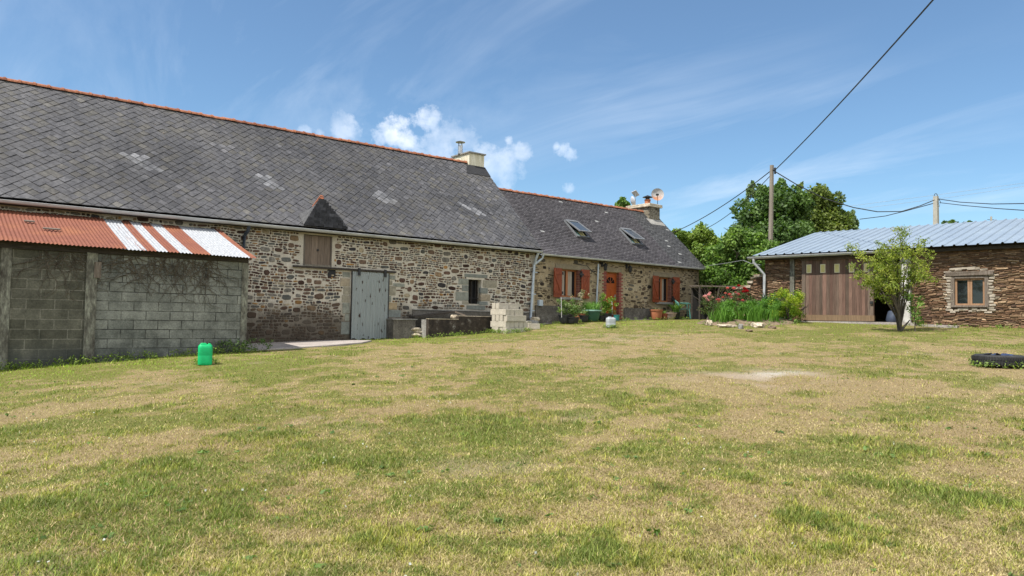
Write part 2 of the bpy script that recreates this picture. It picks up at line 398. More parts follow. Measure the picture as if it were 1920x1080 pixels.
def mat_shedroof():
    m, nt, b = newmat('rusted_corrugated_iron'); a = nd(nt,'ShaderNodeAttribute',attribute_name='col').outputs['Color']
    tc = objc(nt,(1,1,1)); n = noise(nt,tc,3.5,6,.65); f = noise(nt,tc,22,4,.7)
    st = noise(nt,objc(nt,(26,1.0,1.0)),1.0,4,.6)
    rust = mixc(nt,n,(.125,.040,.024),(.235,.082,.046)); rust = mixc(nt,ramp(nt,noise(nt,tc,1.1,3),[(.5,0.0),(.72,.6)]),rust,(.25,.095,.038))
    white = mixc(nt,ramp(nt,f,[(.35,0.0),(.6,1.0)]),(.25,.26,.275),(.37,.38,.395))
    k = nd(nt,'ShaderNodeSeparateColor',{0:a}).outputs[0]
    k = mth(nt,'ADD',k,mth(nt,'MULTIPLY',mth(nt,'SUBTRACT',st,.5),1.7))
    k = mth(nt,'ADD',k,mth(nt,'MULTIPLY',mth(nt,'SUBTRACT',f,.5),.7))
    k = ramp(nt,k,[(.42,0.0),(.56,1.0)])
    c = mixc(nt,k,white,rust); c = mixc(nt,1.0,c,ramp(nt,f,[(.3,(.8,.8,.8)),(.7,(1.12,1.12,1.12))]),'MULTIPLY')
    setc(nt,b,c,.72,0,.3); bump(nt,b,f,.15,.004); return m
M_SHEDROOF = mat_shedroof()
def mat_blockwall(name, dark, jcol, jdark):
    m, nt, b = newmat(name); tc = nd(nt,'ShaderNodeTexCoord').outputs['Object']
    s = nd(nt,'ShaderNodeSeparateXYZ',{0:tc})
    v = nd(nt,'ShaderNodeCombineXYZ',{0:mth(nt,'ADD',s.outputs[0],s.outputs[1]),1:s.outputs[2]}).outputs[0]
    br = nd(nt,'ShaderNodeTexBrick',{'Vector':v,'Color1':c4(dark[0]),'Color2':c4(dark[1]),'Mortar':c4(jcol),'Scale':1.0,'Mortar Size':.011,'Mortar Smooth':.3,'Bias':0.0,'Brick Width':.5,'Row Height':.205})
    n = noise(nt,tc,2.2,6,.68); f = noise(nt,tc,30,5,.7)
    c = mixc(nt,1.0,br.outputs['Color'],ramp(nt,n,[(.3,(.42,.43,.41)),(.65,(1.25,1.25,1.2))]),'MULTIPLY')
    c = mixc(nt,1.0,c,ramp(nt,f,[(.3,(.65,.65,.65)),(.7,(1.3,1.3,1.3))]),'MULTIPLY')
    # patchy open joints
    jn = ramp(nt,noise(nt,tc,3.3,2),[(.45,0.0),(.56,1.0)])
    c = mixc(nt,mth(nt,'MULTIPLY',mth(nt,'MULTIPLY',br.outputs['Fac'],jn),jdark),c,(.03,.03,.028))
    dm = ramp(nt,mth(nt,'ADD',s.outputs[2],mth(nt,'MULTIPLY',mth(nt,'SUBTRACT',n,.5),.9)),[(.25,.7),(.62,0.0)])
    c = mixc(nt,dm,c,(.05,.055,.05))
    setc(nt,b,c,.95,0,.2)
    bump(nt,b,mth(nt,'SUBTRACT',mth(nt,'MULTIPLY',f,.6),br.outputs['Fac']),.6,.01); return m
M_BW_DARK = mat_blockwall('dark_block_wall', ((.085,.082,.064),(.125,.12,.097)), (.19,.18,.15), .0)
M_BW_LIGHT = mat_blockwall('grey_block_wall', ((.165,.17,.155),(.23,.232,.21)), (.13,.13,.115), .8)
def mat_metaldoor():
    m, nt, b = newmat('rusty_grey_door'); tc = objc(nt)
    s = nd(nt,'ShaderNodeSeparateXYZ',{0:nd(nt,'ShaderNodeTexCoord').outputs['Object']})
    st = noise(nt,objc(nt,(16,1,.7)),1.0,5,.65); f = noise(nt,tc,14,5,.7); sp = noise(nt,objc(nt,(15,1,4.5)),1.0,2,.5)
    c = mixc(nt,st,(.17,.192,.19),(.34,.365,.355))
    c = mixc(nt,ramp(nt,f,[(.55,0.0),(.75,.5)]),c,(.20,.17,.14))
    c = mixc(nt,ramp(nt,sp,[(.64,0.0),(.67,1.0)]),c,(.035,.018,.012))
    setc(nt,b,c,.7,0,.3); return m
M_MDOOR = mat_metaldoor()

# ------------------------------------------------------------------ world: sky with clouds
SUN_EL, SUN_AZ = R(60), R(4.5)
sun_dir = Vector((-math.cos(SUN_EL)*math.cos(SUN_AZ), math.cos(SUN_EL)*math.sin(SUN_AZ), math.sin(SUN_EL)))
W = bpy.data.worlds.new('World'); SC.world = W; W.use_nodes = True
nt = W.node_tree; bg = nt.nodes['Background']
sky = nt.nodes.new('ShaderNodeTexSky'); sky.sky_type='NISHITA'; sky.sun_disc=False
sky.sun_elevation = SUN_EL; sky.sun_rotation = math.atan2(sun_dir.x, sun_dir.y)
sky.air_density=1.0; sky.dust_density=.15; sky.ozone_density=3.0; sky.altitude=60
tcw = nd(nt,'ShaderNodeTexCoord').outputs['Generated']
sp = nd(nt,'ShaderNodeSeparateXYZ',{0:tcw})
zz = mth(nt,'ADD',mth(nt,'MAXIMUM',sp.outputs[2],0.0),.22)
cu = mth(nt,'DIVIDE',sp.outputs[0],zz); cv = mth(nt,'DIVIDE',sp.outputs[1],zz)
CLOUDW = (7.6,8.3,9.2)
pv = nd(nt,'ShaderNodeCombineXYZ',{0:cu,1:cv,2:0.0}).outputs[0]
mp = nd(nt,'ShaderNodeMapping',{'Vector':pv,'Rotation':(0,0,R(22)),'Scale':(2.6,.75,1)}).outputs[0]
ci = noise(nt,mp,1.0,9,.62,.9); ci2 = noise(nt,pv,.55,4,.55,.4)
cir = mth(nt,'MULTIPLY',ramp(nt,ci,[(.46,0.0),(.80,1.0)]),ramp(nt,ci2,[(.38,0.0),(.66,1.0)]))
skyb = mixc(nt,1.0,sky.outputs[0],(.82,1.0,1.06),'MULTIPLY')
skyb = mixc(nt,.03,skyb,(7.5,8.2,9.0))
skyc = mixc(nt,mth(nt,'MULTIPLY',cir,.55),skyb,CLOUDW)
# unseen bright clouds added behind the viewer as fill light for the shaded facades
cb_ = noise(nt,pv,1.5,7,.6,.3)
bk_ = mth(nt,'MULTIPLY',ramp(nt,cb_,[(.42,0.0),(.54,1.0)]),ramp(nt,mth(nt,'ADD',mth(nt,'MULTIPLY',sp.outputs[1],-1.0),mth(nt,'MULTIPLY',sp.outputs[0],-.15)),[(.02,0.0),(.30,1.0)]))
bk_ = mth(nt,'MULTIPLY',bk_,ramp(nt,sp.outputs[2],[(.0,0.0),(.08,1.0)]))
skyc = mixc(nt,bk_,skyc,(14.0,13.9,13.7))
# small cumulus heads low in the sky behind the ridge
puffs = [(570,246,16),(600,250,14),(640,243,34),(655,250,26),(735,255,38),(712,262,24),(760,264,30),(805,228,38),(797,216,20),(845,250,46),(830,262,54),(868,265,44),(820,290,60),(895,320,62),(930,320,66),(900,345,62),(975,283,26),(955,262,12),(1058,280,18),(1068,288,20),(1045,275,10),(1068,356,16),(945,310,40)]
val = None
wn = nd(nt,'ShaderNodeTexNoise',{'Vector':tcw,'Scale':34.0,'Detail':9.0,'Roughness':.66}).outputs[0]
wn2 = nd(nt,'ShaderNodeTexNoise',{'Vector':tcw,'Scale':9.0,'Detail':5.0,'Roughness':.6}).outputs[0]
for px,py,r in puffs:
    d = ray(px,py).normalized()
    L_ = nd(nt,'ShaderNodeVectorMath',{0:tcw,1:tuple(d)},operation='DISTANCE').outputs['Value']
    q = mth(nt,'SUBTRACT',1.0,mth(nt,'DIVIDE',L_,r*.92/1400))
    val = q if val is None else mth(nt,'MAXIMUM',val,q)
val = mth(nt,'ADD',val,mth(nt,'MULTIPLY',mth(nt,'SUBTRACT',wn,.5),3.0))
cum = ramp(nt,val,[(.12,0.0),(.5,.6),(.95,1.0)])
dens = ramp(nt,wn2,[(.35,.15),(.66,.78)])
shade = ramp(nt,noise(nt,tcw,20,5,.55),[(.36,(6.6,7.6,9.2)),(.62,(9.6,9.8,10.2))])
skyc = mixc(nt,mth(nt,'MULTIPLY',cum,dens),skyc,shade)
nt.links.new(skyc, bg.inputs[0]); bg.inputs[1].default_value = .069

sl = bpy.data.lights.new('sun','SUN'); sl.energy=3.6; sl.angle=R(.53); sl.color=(1,.955,.88)
so = bpy.data.objects.new('sun', sl); COL.objects.link(so)
so.rotation_euler = (-sun_dir).to_track_quat('-Z','Y').to_euler(); so.location=(0,0,30)

cam = bpy.data.cameras.new('camera'); co = bpy.data.objects.new('camera', cam); COL.objects.link(co); SC.camera = co
cam.sensor_width=36; cam.lens=36*FPX/1920; cam.clip_start=.05; cam.clip_end=5000
m3 = Matrix((CR, CU, -CAMF)).transposed()
co.matrix_world = Matrix.Translation((0,0,EYE))@m3.to_4x4()
SC.view_settings.view_transform='Standard'; SC.view_settings.look='None'; SC.view_settings.exposure=1.04; SC.view_settings.gamma=1
SC.render.resolution_x=1024; SC.render.resolution_y=576
SC.cycles.use_denoising=True; SC.cycles.max_bounces=6; SC.cycles.diffuse_bounces=3; SC.cycles.transparent_max_bounces=6

# ------------------------------------------------------------------ ground sheet
SPOT = G(1482,703); SPOT2 = G(1180,634); SPOT3 = G(1380,708); SPOT4=G(1085,790)
def green(x, y):
    a = fbm(x*.62+3.1, y*.62, 3, 5); b = fbm(x*1.9, y*1.9+9, 21, 4); c = fbm(x*.19+1, y*.19+5, 40, 3)
    e = fbm(x*5.5,y*5.5,55,3)
    g = (a-.5)*1.9 + (b-.5)*1.8 + (e-.5)*1.6 + (fbm(x*13,y*13,57,2)-.5)*.7 + (c-.5)*.7 + .51
    wall = np.minimum(np.where(x<6.6, 17.8, 20.4)-y, 60)            # lush strip along the buildings
    g = g + .95*np.exp(-np.clip(wall,0,9)/1.0)*(fbm(x*.9,y*.9,77,3)+.35)
    gb = 25.5-x + (y-12)*-.12
    g = g + .6*np.exp(-np.clip(gb,0,20)/2.0)
    d = np.hypot(x,y)
    g = g + .05*np.exp(-(d/6)**2)
    mid = np.exp(-(((x-12.5)/6)**2+((y-14.5)/3.0)**2))             # worn yellow band in the middle of the yard
    return np.clip(g-.18*mid,0,1)
def bare(x, y):
    def s(P, r, k=1): return k*np.exp(-(((x-P.x)**2+(y-P.y)**2)/r**2))
    n = fbm(x*1.6,y*1.6,5,4)
    core = s(SPOT,.36,.55)*sst(.40,.62,n) + s(SPOT+Vector((-.9,.5,0)),.9,.6)*sst(.38,.7,n)
    return np.clip(core + (s(SPOT2,1.3,.8)+s(SPOT3,1.2,.55)+s(SPOT4,.4,.55))*sst(.35,.66,n) + .45*sst(.64,.78,fbm(x*.8+4,y*.8,91,4))*sst(.45,.6,n),0,1)
xs = np.unique(np.concatenate([-np.geomspace(6,1500,30),np.arange(-6,34,.14),34+np.geomspace(.2,1500,34)]))
ys = np.unique(np.concatenate([-np.geomspace(6,1500,30),np.arange(-6,27,.14),27+np.geomspace(.2,1500,34)]))
XX,YY = np.meshgrid(xs,ys); fx,fy = XX.ravel(),YY.ravel()
ZZ = ground(fx,fy) + (fbm(fx*1.1,fy*1.1,8,3)-.5)*.05*sst(2,5,np.hypot(fx,fy)*0+6)
nx_,ny_ = len(xs),len(ys)
me = bpy.data.meshes.new('ground')
idx = np.arange(nx_*ny_).reshape(ny_,nx_)
fc = np.stack([idx[:-1,:-1],idx[:-1,1:],idx[1:,1:],idx[1:,:-1]],-1).reshape(-1,4)
me.vertices.add(len(fx)); me.vertices.foreach_set('co',np.stack([fx,fy,ZZ],1).astype(np.float32).ravel())
me.loops.add(fc.size); me.loops.foreach_set('vertex_index',fc.astype(np.int32).ravel())
me.polygons.add(len(fc)); me.polygons.foreach_set('loop_start',np.arange(0,fc.size,4,dtype=np.int32))
me.polygons.foreach_set('use_smooth',np.ones(len(fc),bool)); me.update(calc_edges=True)
gcol = np.stack([green(fx,fy),bare(fx,fy),np.exp(-((fx-SPOT.x)**2+(fy-SPOT.y)**2)/.5),np.ones(len(fx))],1)
me.attributes.new('patch','FLOAT_COLOR','POINT').data.foreach_set('color',gcol.astype(np.float32).ravel())
m, nt, b = newmat('lawn_soil')
pc = nd(nt,'ShaderNodeSeparateColor',{0:nd(nt,'ShaderNodeAttribute',attribute_name='patch').outputs['Color']})
tc = objc(nt); f1 = noise(nt,tc,9,6,.7); f2 = noise(nt,tc,60,4,.7)
straw = mixc(nt,f1,(.17,.125,.06),(.34,.26,.135)); gr = mixc(nt,f1,(.09,.09,.025),(.21,.20,.055))
c = mixc(nt,ramp(nt,mth(nt,'ADD',pc.outputs[0],mth(nt,'MULTIPLY',mth(nt,'SUBTRACT',f1,.5),.9)),[(.2,0.0),(.75,1.0)]),straw,gr)
c = mixc(nt,mth(nt,'MULTIPLY',pc.outputs[1],.9),c,mixc(nt,pc.outputs[2],mixc(nt,f2,(.24,.18,.115),(.38,.30,.21)),mixc(nt,f2,(.36,.32,.26),(.56,.52,.46))))
c = mixc(nt,1.0,c,ramp(nt,f2,[(.3,(.55,.55,.55)),(.7,(1.35,1.35,1.35))]),'MULTIPLY')
setc(nt,b,c,.95,0,.15); bump(nt,b,mth(nt,'ADD',f1,f2),.8,.03)
me.materials.append(m)
go = bpy.data.objects.new('ground',me); COL.objects.link(go); go['kind']='structure'

# ------------------------------------------------------------------ grass: short dry blades, one object
def grass():
    N = 1050000
    u = RNG.random(N); a_,b_ = 2.3**-.75, 30**-.75
    r = (a_+(b_-a_)*u)**(-1/.75)
    th = BA + RNG.uniform(-.84,.90,N)
    x = r*np.cos(th); y = r*np.sin(th)
    ok = (y<np.where(x<6.5,17.8,20.35)) & (x<25.2-(y-14.3)*.12+np.where(y>16.2,4,0))
    slab = (x>6.4)&(x<10.4)&(y>17.9)
    ok &= ~slab
    x,y,r = x[ok],y[ok],r[ok]
    g = green(x,y); br = bare(x,y); n2 = fbm(x*2.4,y*2.4,61,3)
    keep = RNG.random(len(x)) > br*.93
    x,y,r,g,n2 = x[keep],y[keep],r[keep],g[keep],n2[keep]; n=len(x)
    z = ground(x,y)-.004 + (fbm(x*1.1,y*1.1,8,3)-.5)*.05
    lush_n = np.exp(-(np.clip(np.where(x<6.5,17.8,20.35)-y,0,20)/3.8)**2)+.85*np.exp(-(np.clip(25.3-x+(y-14.3)*-.12,0,20)/6.0)**2)*sst(.3,.6,fbm(x*.7,y*.7,411,3)+.1)
    isg = RNG.random(n) < .16+.62*sst(.10,.82,g+RNG.normal(0,.16,n))+.9*np.clip(lush_n,0,1)
    tuft = sst(.45,.75,fbm(x*1.7,y*1.7,130,3))
    h = RNG.uniform(.009,.023,n)*(1+.35*g)*(1+1.1*tuft*isg); h *= np.where(RNG.random(n)<.02,1.9,1)
    near = np.exp(-np.clip(np.where(x<6.5,17.8,20.35)-y,0,9)/.35); h *= 1+near*RNG.uniform(0,2.2,n)
    w = RNG.uniform(.0015,.0032,n)*(1+r*.10)
    ang = RNG.uniform(0,2*np.pi,n); lean = RNG.uniform(.3,1.7,n)*np.where(isg,.85,1.35)
    dx,dy = np.cos(ang),np.sin(ang); px_,py_ = -dy,dx
    V = np.empty((n,3,3))
    V[:,0] = np.stack([x-px_*w,y-py_*w,z],1); V[:,1] = np.stack([x+px_*w,y+py_*w,z],1)
    V[:,2] = np.stack([x+dx*h*lean,y+dy*h*lean,z+h],1)
    t = RNG.random((n,1)); k = RNG.random((n,1)); lush = sst(.5,1.0,g)[:,None]
    dry = sst(.38,.66,fbm(x*.55+20,y*.55,301,4))[:,None]; yel = sst(.5,.68,fbm(x*.8+50,y*.8,333,4))[:,None]
    straw = np.array([.36,.275,.115])*(1-t)+np.array([.60,.505,.255])*t
    straw = straw*(1-dry*.8)+(np.array([.32,.205,.10])*(1-t)+np.array([.54,.40,.235])*t)*dry*.8
    pale = np.array([.28,.29,.045])*(1-t)+np.array([.43,.41,.09])*t
    pale = pale*(1-yel*.6)+(np.array([.31,.32,.035])*(1-t)+np.array([.43,.42,.07])*t)*yel*.6
    deep = np.array([.10,.15,.025])*(1-t)+np.array([.23,.285,.055])*t
    ln = np.clip(lush_n,0,1)[:,None]; deep = deep*(1-ln*.85)+(np.array([.23,.36,.025])*(1-t)+np.array([.38,.52,.05])*t)*ln*.85
    gc = pale*(1-lush*.8)+deep*lush*.8
    gc = np.where(k<.10+.45*np.clip(lush,0,1)+.9*ln,deep,gc)
    cols = np.where(isg[:,None],gc,straw)*RNG.uniform(.5,1.1,(n,1))*(.62+.76*fbm(x*8,y*8,511,3))[:,None]
    o = np_mesh('grass',V.reshape(-1,3),3,m_leaf('grass_blade',.6,.25),cols)
    tag(o,None,None,kind='stuff'); o['label']='short sunburnt lawn grass with greener tufts across the yard'; o['category']='grass'
    # clover heads / daisies are part of the turf
grass()

# ------------------------------------------------------------------ shared building helpers
def panels(mb, x0, x1, z0, z1, holes, Y, depth, back=None):
    """vertical wall face at y=Y with rectangular holes (hx0,hx1,hz0,hz1,recess) incl. reveals; solid behind"""
    X = sorted({x0,x1,*[h[0] for h in holes],*[h[1] for h in holes]}); Z = sorted({z0,z1,*[h[2] for h in holes],*[h[3] for h in holes]})
    for a,b_ in zip(X,X[1:]):
        for c_,d in zip(Z,Z[1:]):
            if any(h[0]<=a and b_<=h[1] and h[2]<=c_ and d<=h[3] for h in holes): continue
            mb.add([(a,Y,c_),(b_,Y,c_),(b_,Y,d),(a,Y,d)],[(0,1,2,3)])
    for a,b_,c_,d,r in holes:
        for q in ([(a,Y,c_),(a,Y,d),(a,Y+r,d),(a,Y+r,c_)],[(b_,Y,d),(b_,Y,c_),(b_,Y+r,c_),(b_,Y+r,d)],[(a,Y,d),(b_,Y,d),(b_,Y+r,d),(a,Y+r,d)],[(b_,Y,c_),(a,Y,c_),(a,Y+r,c_),(b_,Y+r,c_)]):
            mb.add(q,[(0,1,2,3)])
def gable_shell(mb, x0, x1, z0, Y, yb, ze, yr, zr):
    for x in (x0,x1):
        mb.add([(x,Y,z0),(x,yb,z0),(x,yb,ze),(x,yr,zr),(x,Y,ze)],[(0,1,2,3,4)])
    mb.add([(x0,yb,z0),(x1,yb,z0),(x1,yb,ze),(x0,yb,ze)],[(0,1,2,3)])
def half_gutter(mb, x0, x1, y, z, r, n=9):
    vs=[]; 
    for x in (x0,x1):
        for rr in (r, r*.88):
            for k in range(n):
                t = math.pi+math.pi*k/(n-1); vs.append((x,y+rr*math.cos(t),z+rr*math.sin(t)))
    fs=[]
    for k in range(n-1):
        fs += [(k,k+1,2*n+k+1,2*n+k),(n+k,n+k+1,3*n+k+1,3*n+k),(k,k+1,n+k+1,n+k),(2*n+k,2*n+k+1,3*n+k+1,3*n+k)]
    fs += [(0,n,3*n,2*n),(n-1,2*n-1,4*n-1,3*n-1)]
    mb.add(vs,fs)
    mb.tube([(x0,y-r,z),(x1,y-r,z)],r*.13,6)
def ridge_tiles(mb, x0, x1, y, z, L=.34, r=.11, slope=1.0):
    x=x0
    while x<x1-.05:
        e=min(x+L,x1); c0=random.random(); col=(.22+.13*c0,.085+.06*c0,.05+.03*c0)
        dz=random.uniform(-.008,.008); n=7
        for (a,b_,rr) in ((x,e,r),(e-.05,e+.01,r*1.22)):
            vs=[];
            for xx in (a,b_):
                for k in range(n):
                    t=math.pi*k/(n-1); vs.append((xx,y+rr*1.05*math.cos(t),z+dz-.03+rr*math.sin(t)))
            fs=[(k,k+1,n+k+1,n+k) for k in range(n-1)]+[tuple(range(n)),tuple(range(n,2*n))]
            mb.add(vs,fs,col)
        x=e
def roofpt(o, A):
    cA,sA=math.cos(A),math.sin(A)
    return lambda u,v,h: (u, o[0]+v*cA-h*sA, o[1]+v*sA+h*cA)
def roof_body(mb, x0, x1, ye, ze, yr, zr, t=.10):
    """two-slope roof slab, mirrored at the ridge"""
    yb=2*yr-ye
    P=[(ye,ze),(yr,zr),(yb,ze),(yb,ze-t),(yr,zr-t),(ye,ze-t)]
    n=6; vs=[(x,*p) for x in (x0,x1) for p in P]
    mb.add(vs,[(0,1,7,6),(1,2,8,7),(2,3,9,8),(3,4,10,9),(4,5,11,10),(5,0,6,11),(0,5,4,1),(1,4,3,2),(6,7,10,11),(7,8,9,10)],(.1,.1,.1))

# ------------------------------------------------------------------ stone barn
BX0,BX1 = -3.0,17.66
barn = thing('stone_barn','long stone barn with pale mortar rubble wall and diamond slate roof','barn',(8,YA,.6))
mb=MB(); HATCH=(8.74,9.63,3.06,3.97,.07); BWIN=(14.68,15.23,2.09,2.93,.34)
panels(mb,BX0,BX1,-.3,4.22,[HATCH,BWIN],YA,.5); gable_shell(mb,BX0,BX1,-.3,YA,27.6,4.1,24.05,7.6)
mb.build('wall',M_BARN,barn)
def rubble(mb, x0, x1, z0, z1, holes, Y, skip=0, PAL=None, thin=1):
    bigs=[]
    def hit(a,e,c,d,lst): return any(a<h[1] and e>h[0] and c<h[3] and d>h[2] for h in lst)
    for _ in range(int((x1-x0)*(z1-z0)*9)):
        w=random.uniform(.15,.32); h=random.uniform(.09,.17); a=random.uniform(x0,x1-w); c=random.uniform(z0,z1-h)
        if not hit(a-.02,a+w+.02,c-.02,c+h+.02,bigs) and not hit(a,a+w,c,c+h,holes): bigs.append((a,a+w,c,c+h))
    stones=list(bigs); z=z0
    while z<z1:
        rh=random.choice((.045,.055,.065,.075,.085))*thin; x=x0
        while x<x1:
            l=random.choice((.05,.07,.09,.11,.14,.18,.24))*random.uniform(.85,1.15); a,e=x,x+l; x=e+.014
            hh=rh*random.uniform(.7,1.05); c=z+random.uniform(0,rh-hh) if hh<rh else z; d=c+hh
            if e>x1 or d>z1: continue
            if hit(a,e,c,d,holes): continue
            b=[q for q in bigs if a<q[1]+.012 and e>q[0]-.012 and c<q[3]+.010 and d>q[2]-.010]
            if b:
                ok=True
                for q in b:
                    if q[0]-a>.05 and q[0]<e: e=q[0]-.014
                    elif e-q[1]>.05 and q[1]>a: a=q[1]+.014
                    else: ok=False
                if not ok or e-a<.035 or hit(a,e,c,d,bigs): continue
            if random.random()<skip*(.3+1.4*float(vnoise(np.array([a*1.5]),np.array([c*2.2]),9)[0])): continue
            stones.append((a,e,c,d))
        z+=rh+.014
    PAL=PAL or [(.06,.034,.025)]*4+[(.105,.062,.045)]*5+[(.15,.10,.07)]*4+[(.18,.165,.14)]*4+[(.12,.12,.108)]*3+[(.22,.15,.09)]*2+[(.30,.165,.06)]*1+[(.34,.28,.19)]*1+[(.055,.05,.05)]*2
    for (a,e,c,d) in stones:
        cx,cz=(a+e)/2,(c+d)/2; rx,rz=(e-a)/2,(d-c)/2; n=10; ex=random.uniform(.45,.85); rot=random.uniform(-.12,.12) if rx<.12 else random.uniform(-.04,.04); pr=random.uniform(.006,.022); tl=random.uniform(-.008,.008)
        col=random.choice(PAL); k=random.uniform(.6,1.1); col=tuple(q*k for q in col)
        R1=[];R2=[]; ph=random.random()
        for i in range(n):
            t=2*math.pi*(i+ph)/n; q=random.uniform(.86,1.06); ux=math.copysign(abs(math.cos(t))**ex,math.cos(t))*rx*q; uz=math.copysign(abs(math.sin(t))**ex,math.sin(t))*rz*q
            X=ux*math.cos(rot)-uz*math.sin(rot); Z=ux*math.sin(rot)+uz*math.cos(rot)
            R1.append((cx+X*1.04,Y+.003,cz+Z*1.06)); R2.append((cx+X*.9,Y-pr+tl*X/rx*.5,cz+Z*.86))
        al=R1+R2; xs_=np.array([v[0] for v in al]); zs_=np.array([v[2] for v in al]); wz=(fbm(xs_*1.1+3,zs_*1.4,155,3)-.5)*.16
        wz*=np.clip((z1-zs_)/.25,0,1)*np.clip((zs_-z0)/.2,0,1)
        for h in holes: wz*=np.clip(np.maximum(np.maximum(h[0]-xs_,xs_-h[1]),np.maximum(h[2]-zs_,zs_-h[3]))/.3,0,1)
        al=[(v[0],v[1],v[2]+w_) for v,w_ in zip(al,wz)]
        mb.add(al,[tuple(range(n,2*n))]+[(i,(i+1)%n,n+(i+1)%n,n+i) for i in range(n)],col)
mb=MB()
HO=[(8.66,9.70,2.98,4.2),(8.3,11.9,2.96,3.06),(10.22,11.62,.5,2.98),(14.62,15.28,2.05,2.97),(12.45,17.7,-1,1.87)]
L_=lambda x,y:(700+x/4.5,420+y/4.5); L2=lambda x,y:(540+x*220/849,360+y*280/1080)
for f_,qs in ((L_,[(770,420,962,458),(718,460,800,514),(750,517,800,569),(695,572,800,648),(752,651,802,676),(925,472,1042,538),(903,541,964,589),(903,592,985,650),(893,653,965,684),(785,684,940,724),(122,432,185,470),(122,474,160,515),(122,520,186,602),(122,606,148,655),(118,660,198,722),(118,726,228,786),(168,498,262,532)]),(L2,[(395,578,448,618),(378,622,446,682),(400,686,446,742),(390,744,444,800),(395,803,443,880),(412,884,442,930),(386,938,442,1030)])):
    for q in qs:
        A_=onY(*f_(q[0],q[1])); B_=onY(*f_(q[2],q[3])); HO.append((A_.x,B_.x,min(A_.z,B_.z),max(A_.z,B_.z)))
rubble(mb,6.1,17.62,.5,4.08,HO,YA); rubble(mb,-1,6.09,3.35,4.08,[],YA)
bwl=[c for c in barn.children if c.name.startswith('wall')][0]; merge(bwl,mb.build('rubble_facing',M_RUBBLE,bwl))
YE,ZE,YR,ZR = 20.25,4.17,24.05,7.83; AN=math.atan2(ZR-ZE,YR-YE); LEN=math.hypot(ZR-ZE,YR-YE)
mb=MB(); roof_body(mb,BX0-.1,BX1+.12,YE+.05,ZE+.02,YR,ZR-.05); roof=mb.build('roof',M_UNDER,barn)
def diamonds():
    mb=MB(); s=.192; dd=s/math.sqrt(2); P=roofpt((YE,ZE),AN); x0,x1=BX0-.12,BX1+.14
    patches=[(4.68,21.78),(8.06,21.76),(11.97,21.72),(15.64,21.72)]
    ni=int((x1-x0)/dd)+2; nj=int(LEN/dd)+2
    for j in range(nj):
        for i in range(ni):
            if (i+j)%2: continue
            u=x0+i*dd; v=j*dd; d=dd*1.05
            q=[(u,v-d,.020),(u+d,v,.010),(u,v+d,.001),(u-d,v,.010)]
            if v-d<0 or u+d>x1 or u-d<x0 or v+d>LEN:
                q=[(min(max(a,x0),x1),min(max(b_,-.02),LEN),h+.001*(k==3)) for k,(a,b_,h) in enumerate(q)]
                if max(a for a,_,_ in q)-min(a for a,_,_ in q)<.03 or max(b_ for _,b_,_ in q)-min(b_ for _,b_,_ in q)<.03: continue
            jt=random.uniform(-.004,.006); rx=random.uniform(-.004,.004)
            top=[P(a+random.uniform(-.006,.006),b_+random.uniform(-.006,.006),h+jt+rx*(1 if k==1 else -1 if k==3 else 0)+.004) for k,(a,b_,h) in enumerate(q)]
            lo=[P(a,b_,h+jt-.012) for a,b_,h in q]
            w=random.gauss(0,1); y_=YE+v*math.cos(AN)
            l=float(fbm(np.array([u*.45]),np.array([v*.45]),12,3)[0]); base=.060+.0045*w+.055*(l-.42)
            base=min(max(base,.035),.14); br=random.random()
            col=(base*1.02,base*1.0,base*1.045) if br<.86 else (base*1.14,base*1.08,base*.98)
            if random.random()<.03+.12*(u>14.5): col=tuple(c*1.4 for c in col)
            for px_,py_ in patches:
                if abs(u-px_+(y_-py_)*.9)<.30 and abs(y_-py_)<.25 and random.random()<.85: q_=random.choice((.08,.11,.14,.17)); col=(q_,q_,q_*1.04)
            mb.add(top+lo,[(0,1,2,3),(4,5,1,0),(7,4,0,3)],col)
    return mb.build('slate_covering',M_SLATE,roof)
diamonds()
mb=MB(); ridge_tiles(mb,BX0-.1,17.0,YR,ZR+.01,.34,.09); mb.build('ridge',M_RIDGE,roof)
mb=MB(); half_gutter(mb,BX0,BX1+.05,20.18,4.09,.07); 
for i in range(26): mb.box((BX0+.4+i*.8,20.1,4.08),(BX0+.43+i*.8,20.3,4.1))
mb.build('gutter',M_ZINC,barn,smooth=True)
mb=MB(); mb.box((BX0,20.3,4.0),(BX1+.1,20.34,4.17)); mb.build('fascia',M_DARKWOOD,barn); mb=MB(); mb.box((BX0,20.342,4.10),(BX1+.1,20.495,4.13)); mb.build('soffit',M_DARKWOOD,barn)
# dormer gable above the hatch
mb=MB(); fa=(9.2,20.42,5.08); fl=(8.62,20.22,4.19); fr=(9.98,20.22,4.19); yb_=YE+(5.12-ZE)/((ZR-ZE)/(YR-YE)); bk=(9.2,20.88,ZE+(20.88-YE)*(ZR-ZE)/(YR-YE)+.05)
mb.add([fl,fr,fa,bk,(8.62,20.6,4.55),(9.98,20.6,4.55)],[(0,1,2),(0,2,3,4),(2,1,5,3)],(.05,.052,.058)); dorm=mb.build('dormer',M_UNDER,barn)
mb=MB()
for k in range(11):
    z=4.2+k*.083; f0=(z-4.19)/.93
    xl=8.62+.58*f0; xr=9.98-.78*f0; y=20.22+.20*f0-.01
    x=xl-random.uniform(0,.1)
    while x<xr:
        e=min(x+.15,xr); a=max(x,xl)
        if e-a>.02:
            g=.022+random.random()*.02
            if random.random()<.1: g*=2.2
            mb.box((a+.003,y-.035,z),(e-.003,y-.012,z+.083),(g,g,g*1.12),jit=.003)
        x+=.15
mb.build('slate_cladding',M_SLATE2,dorm)
mb=MB()
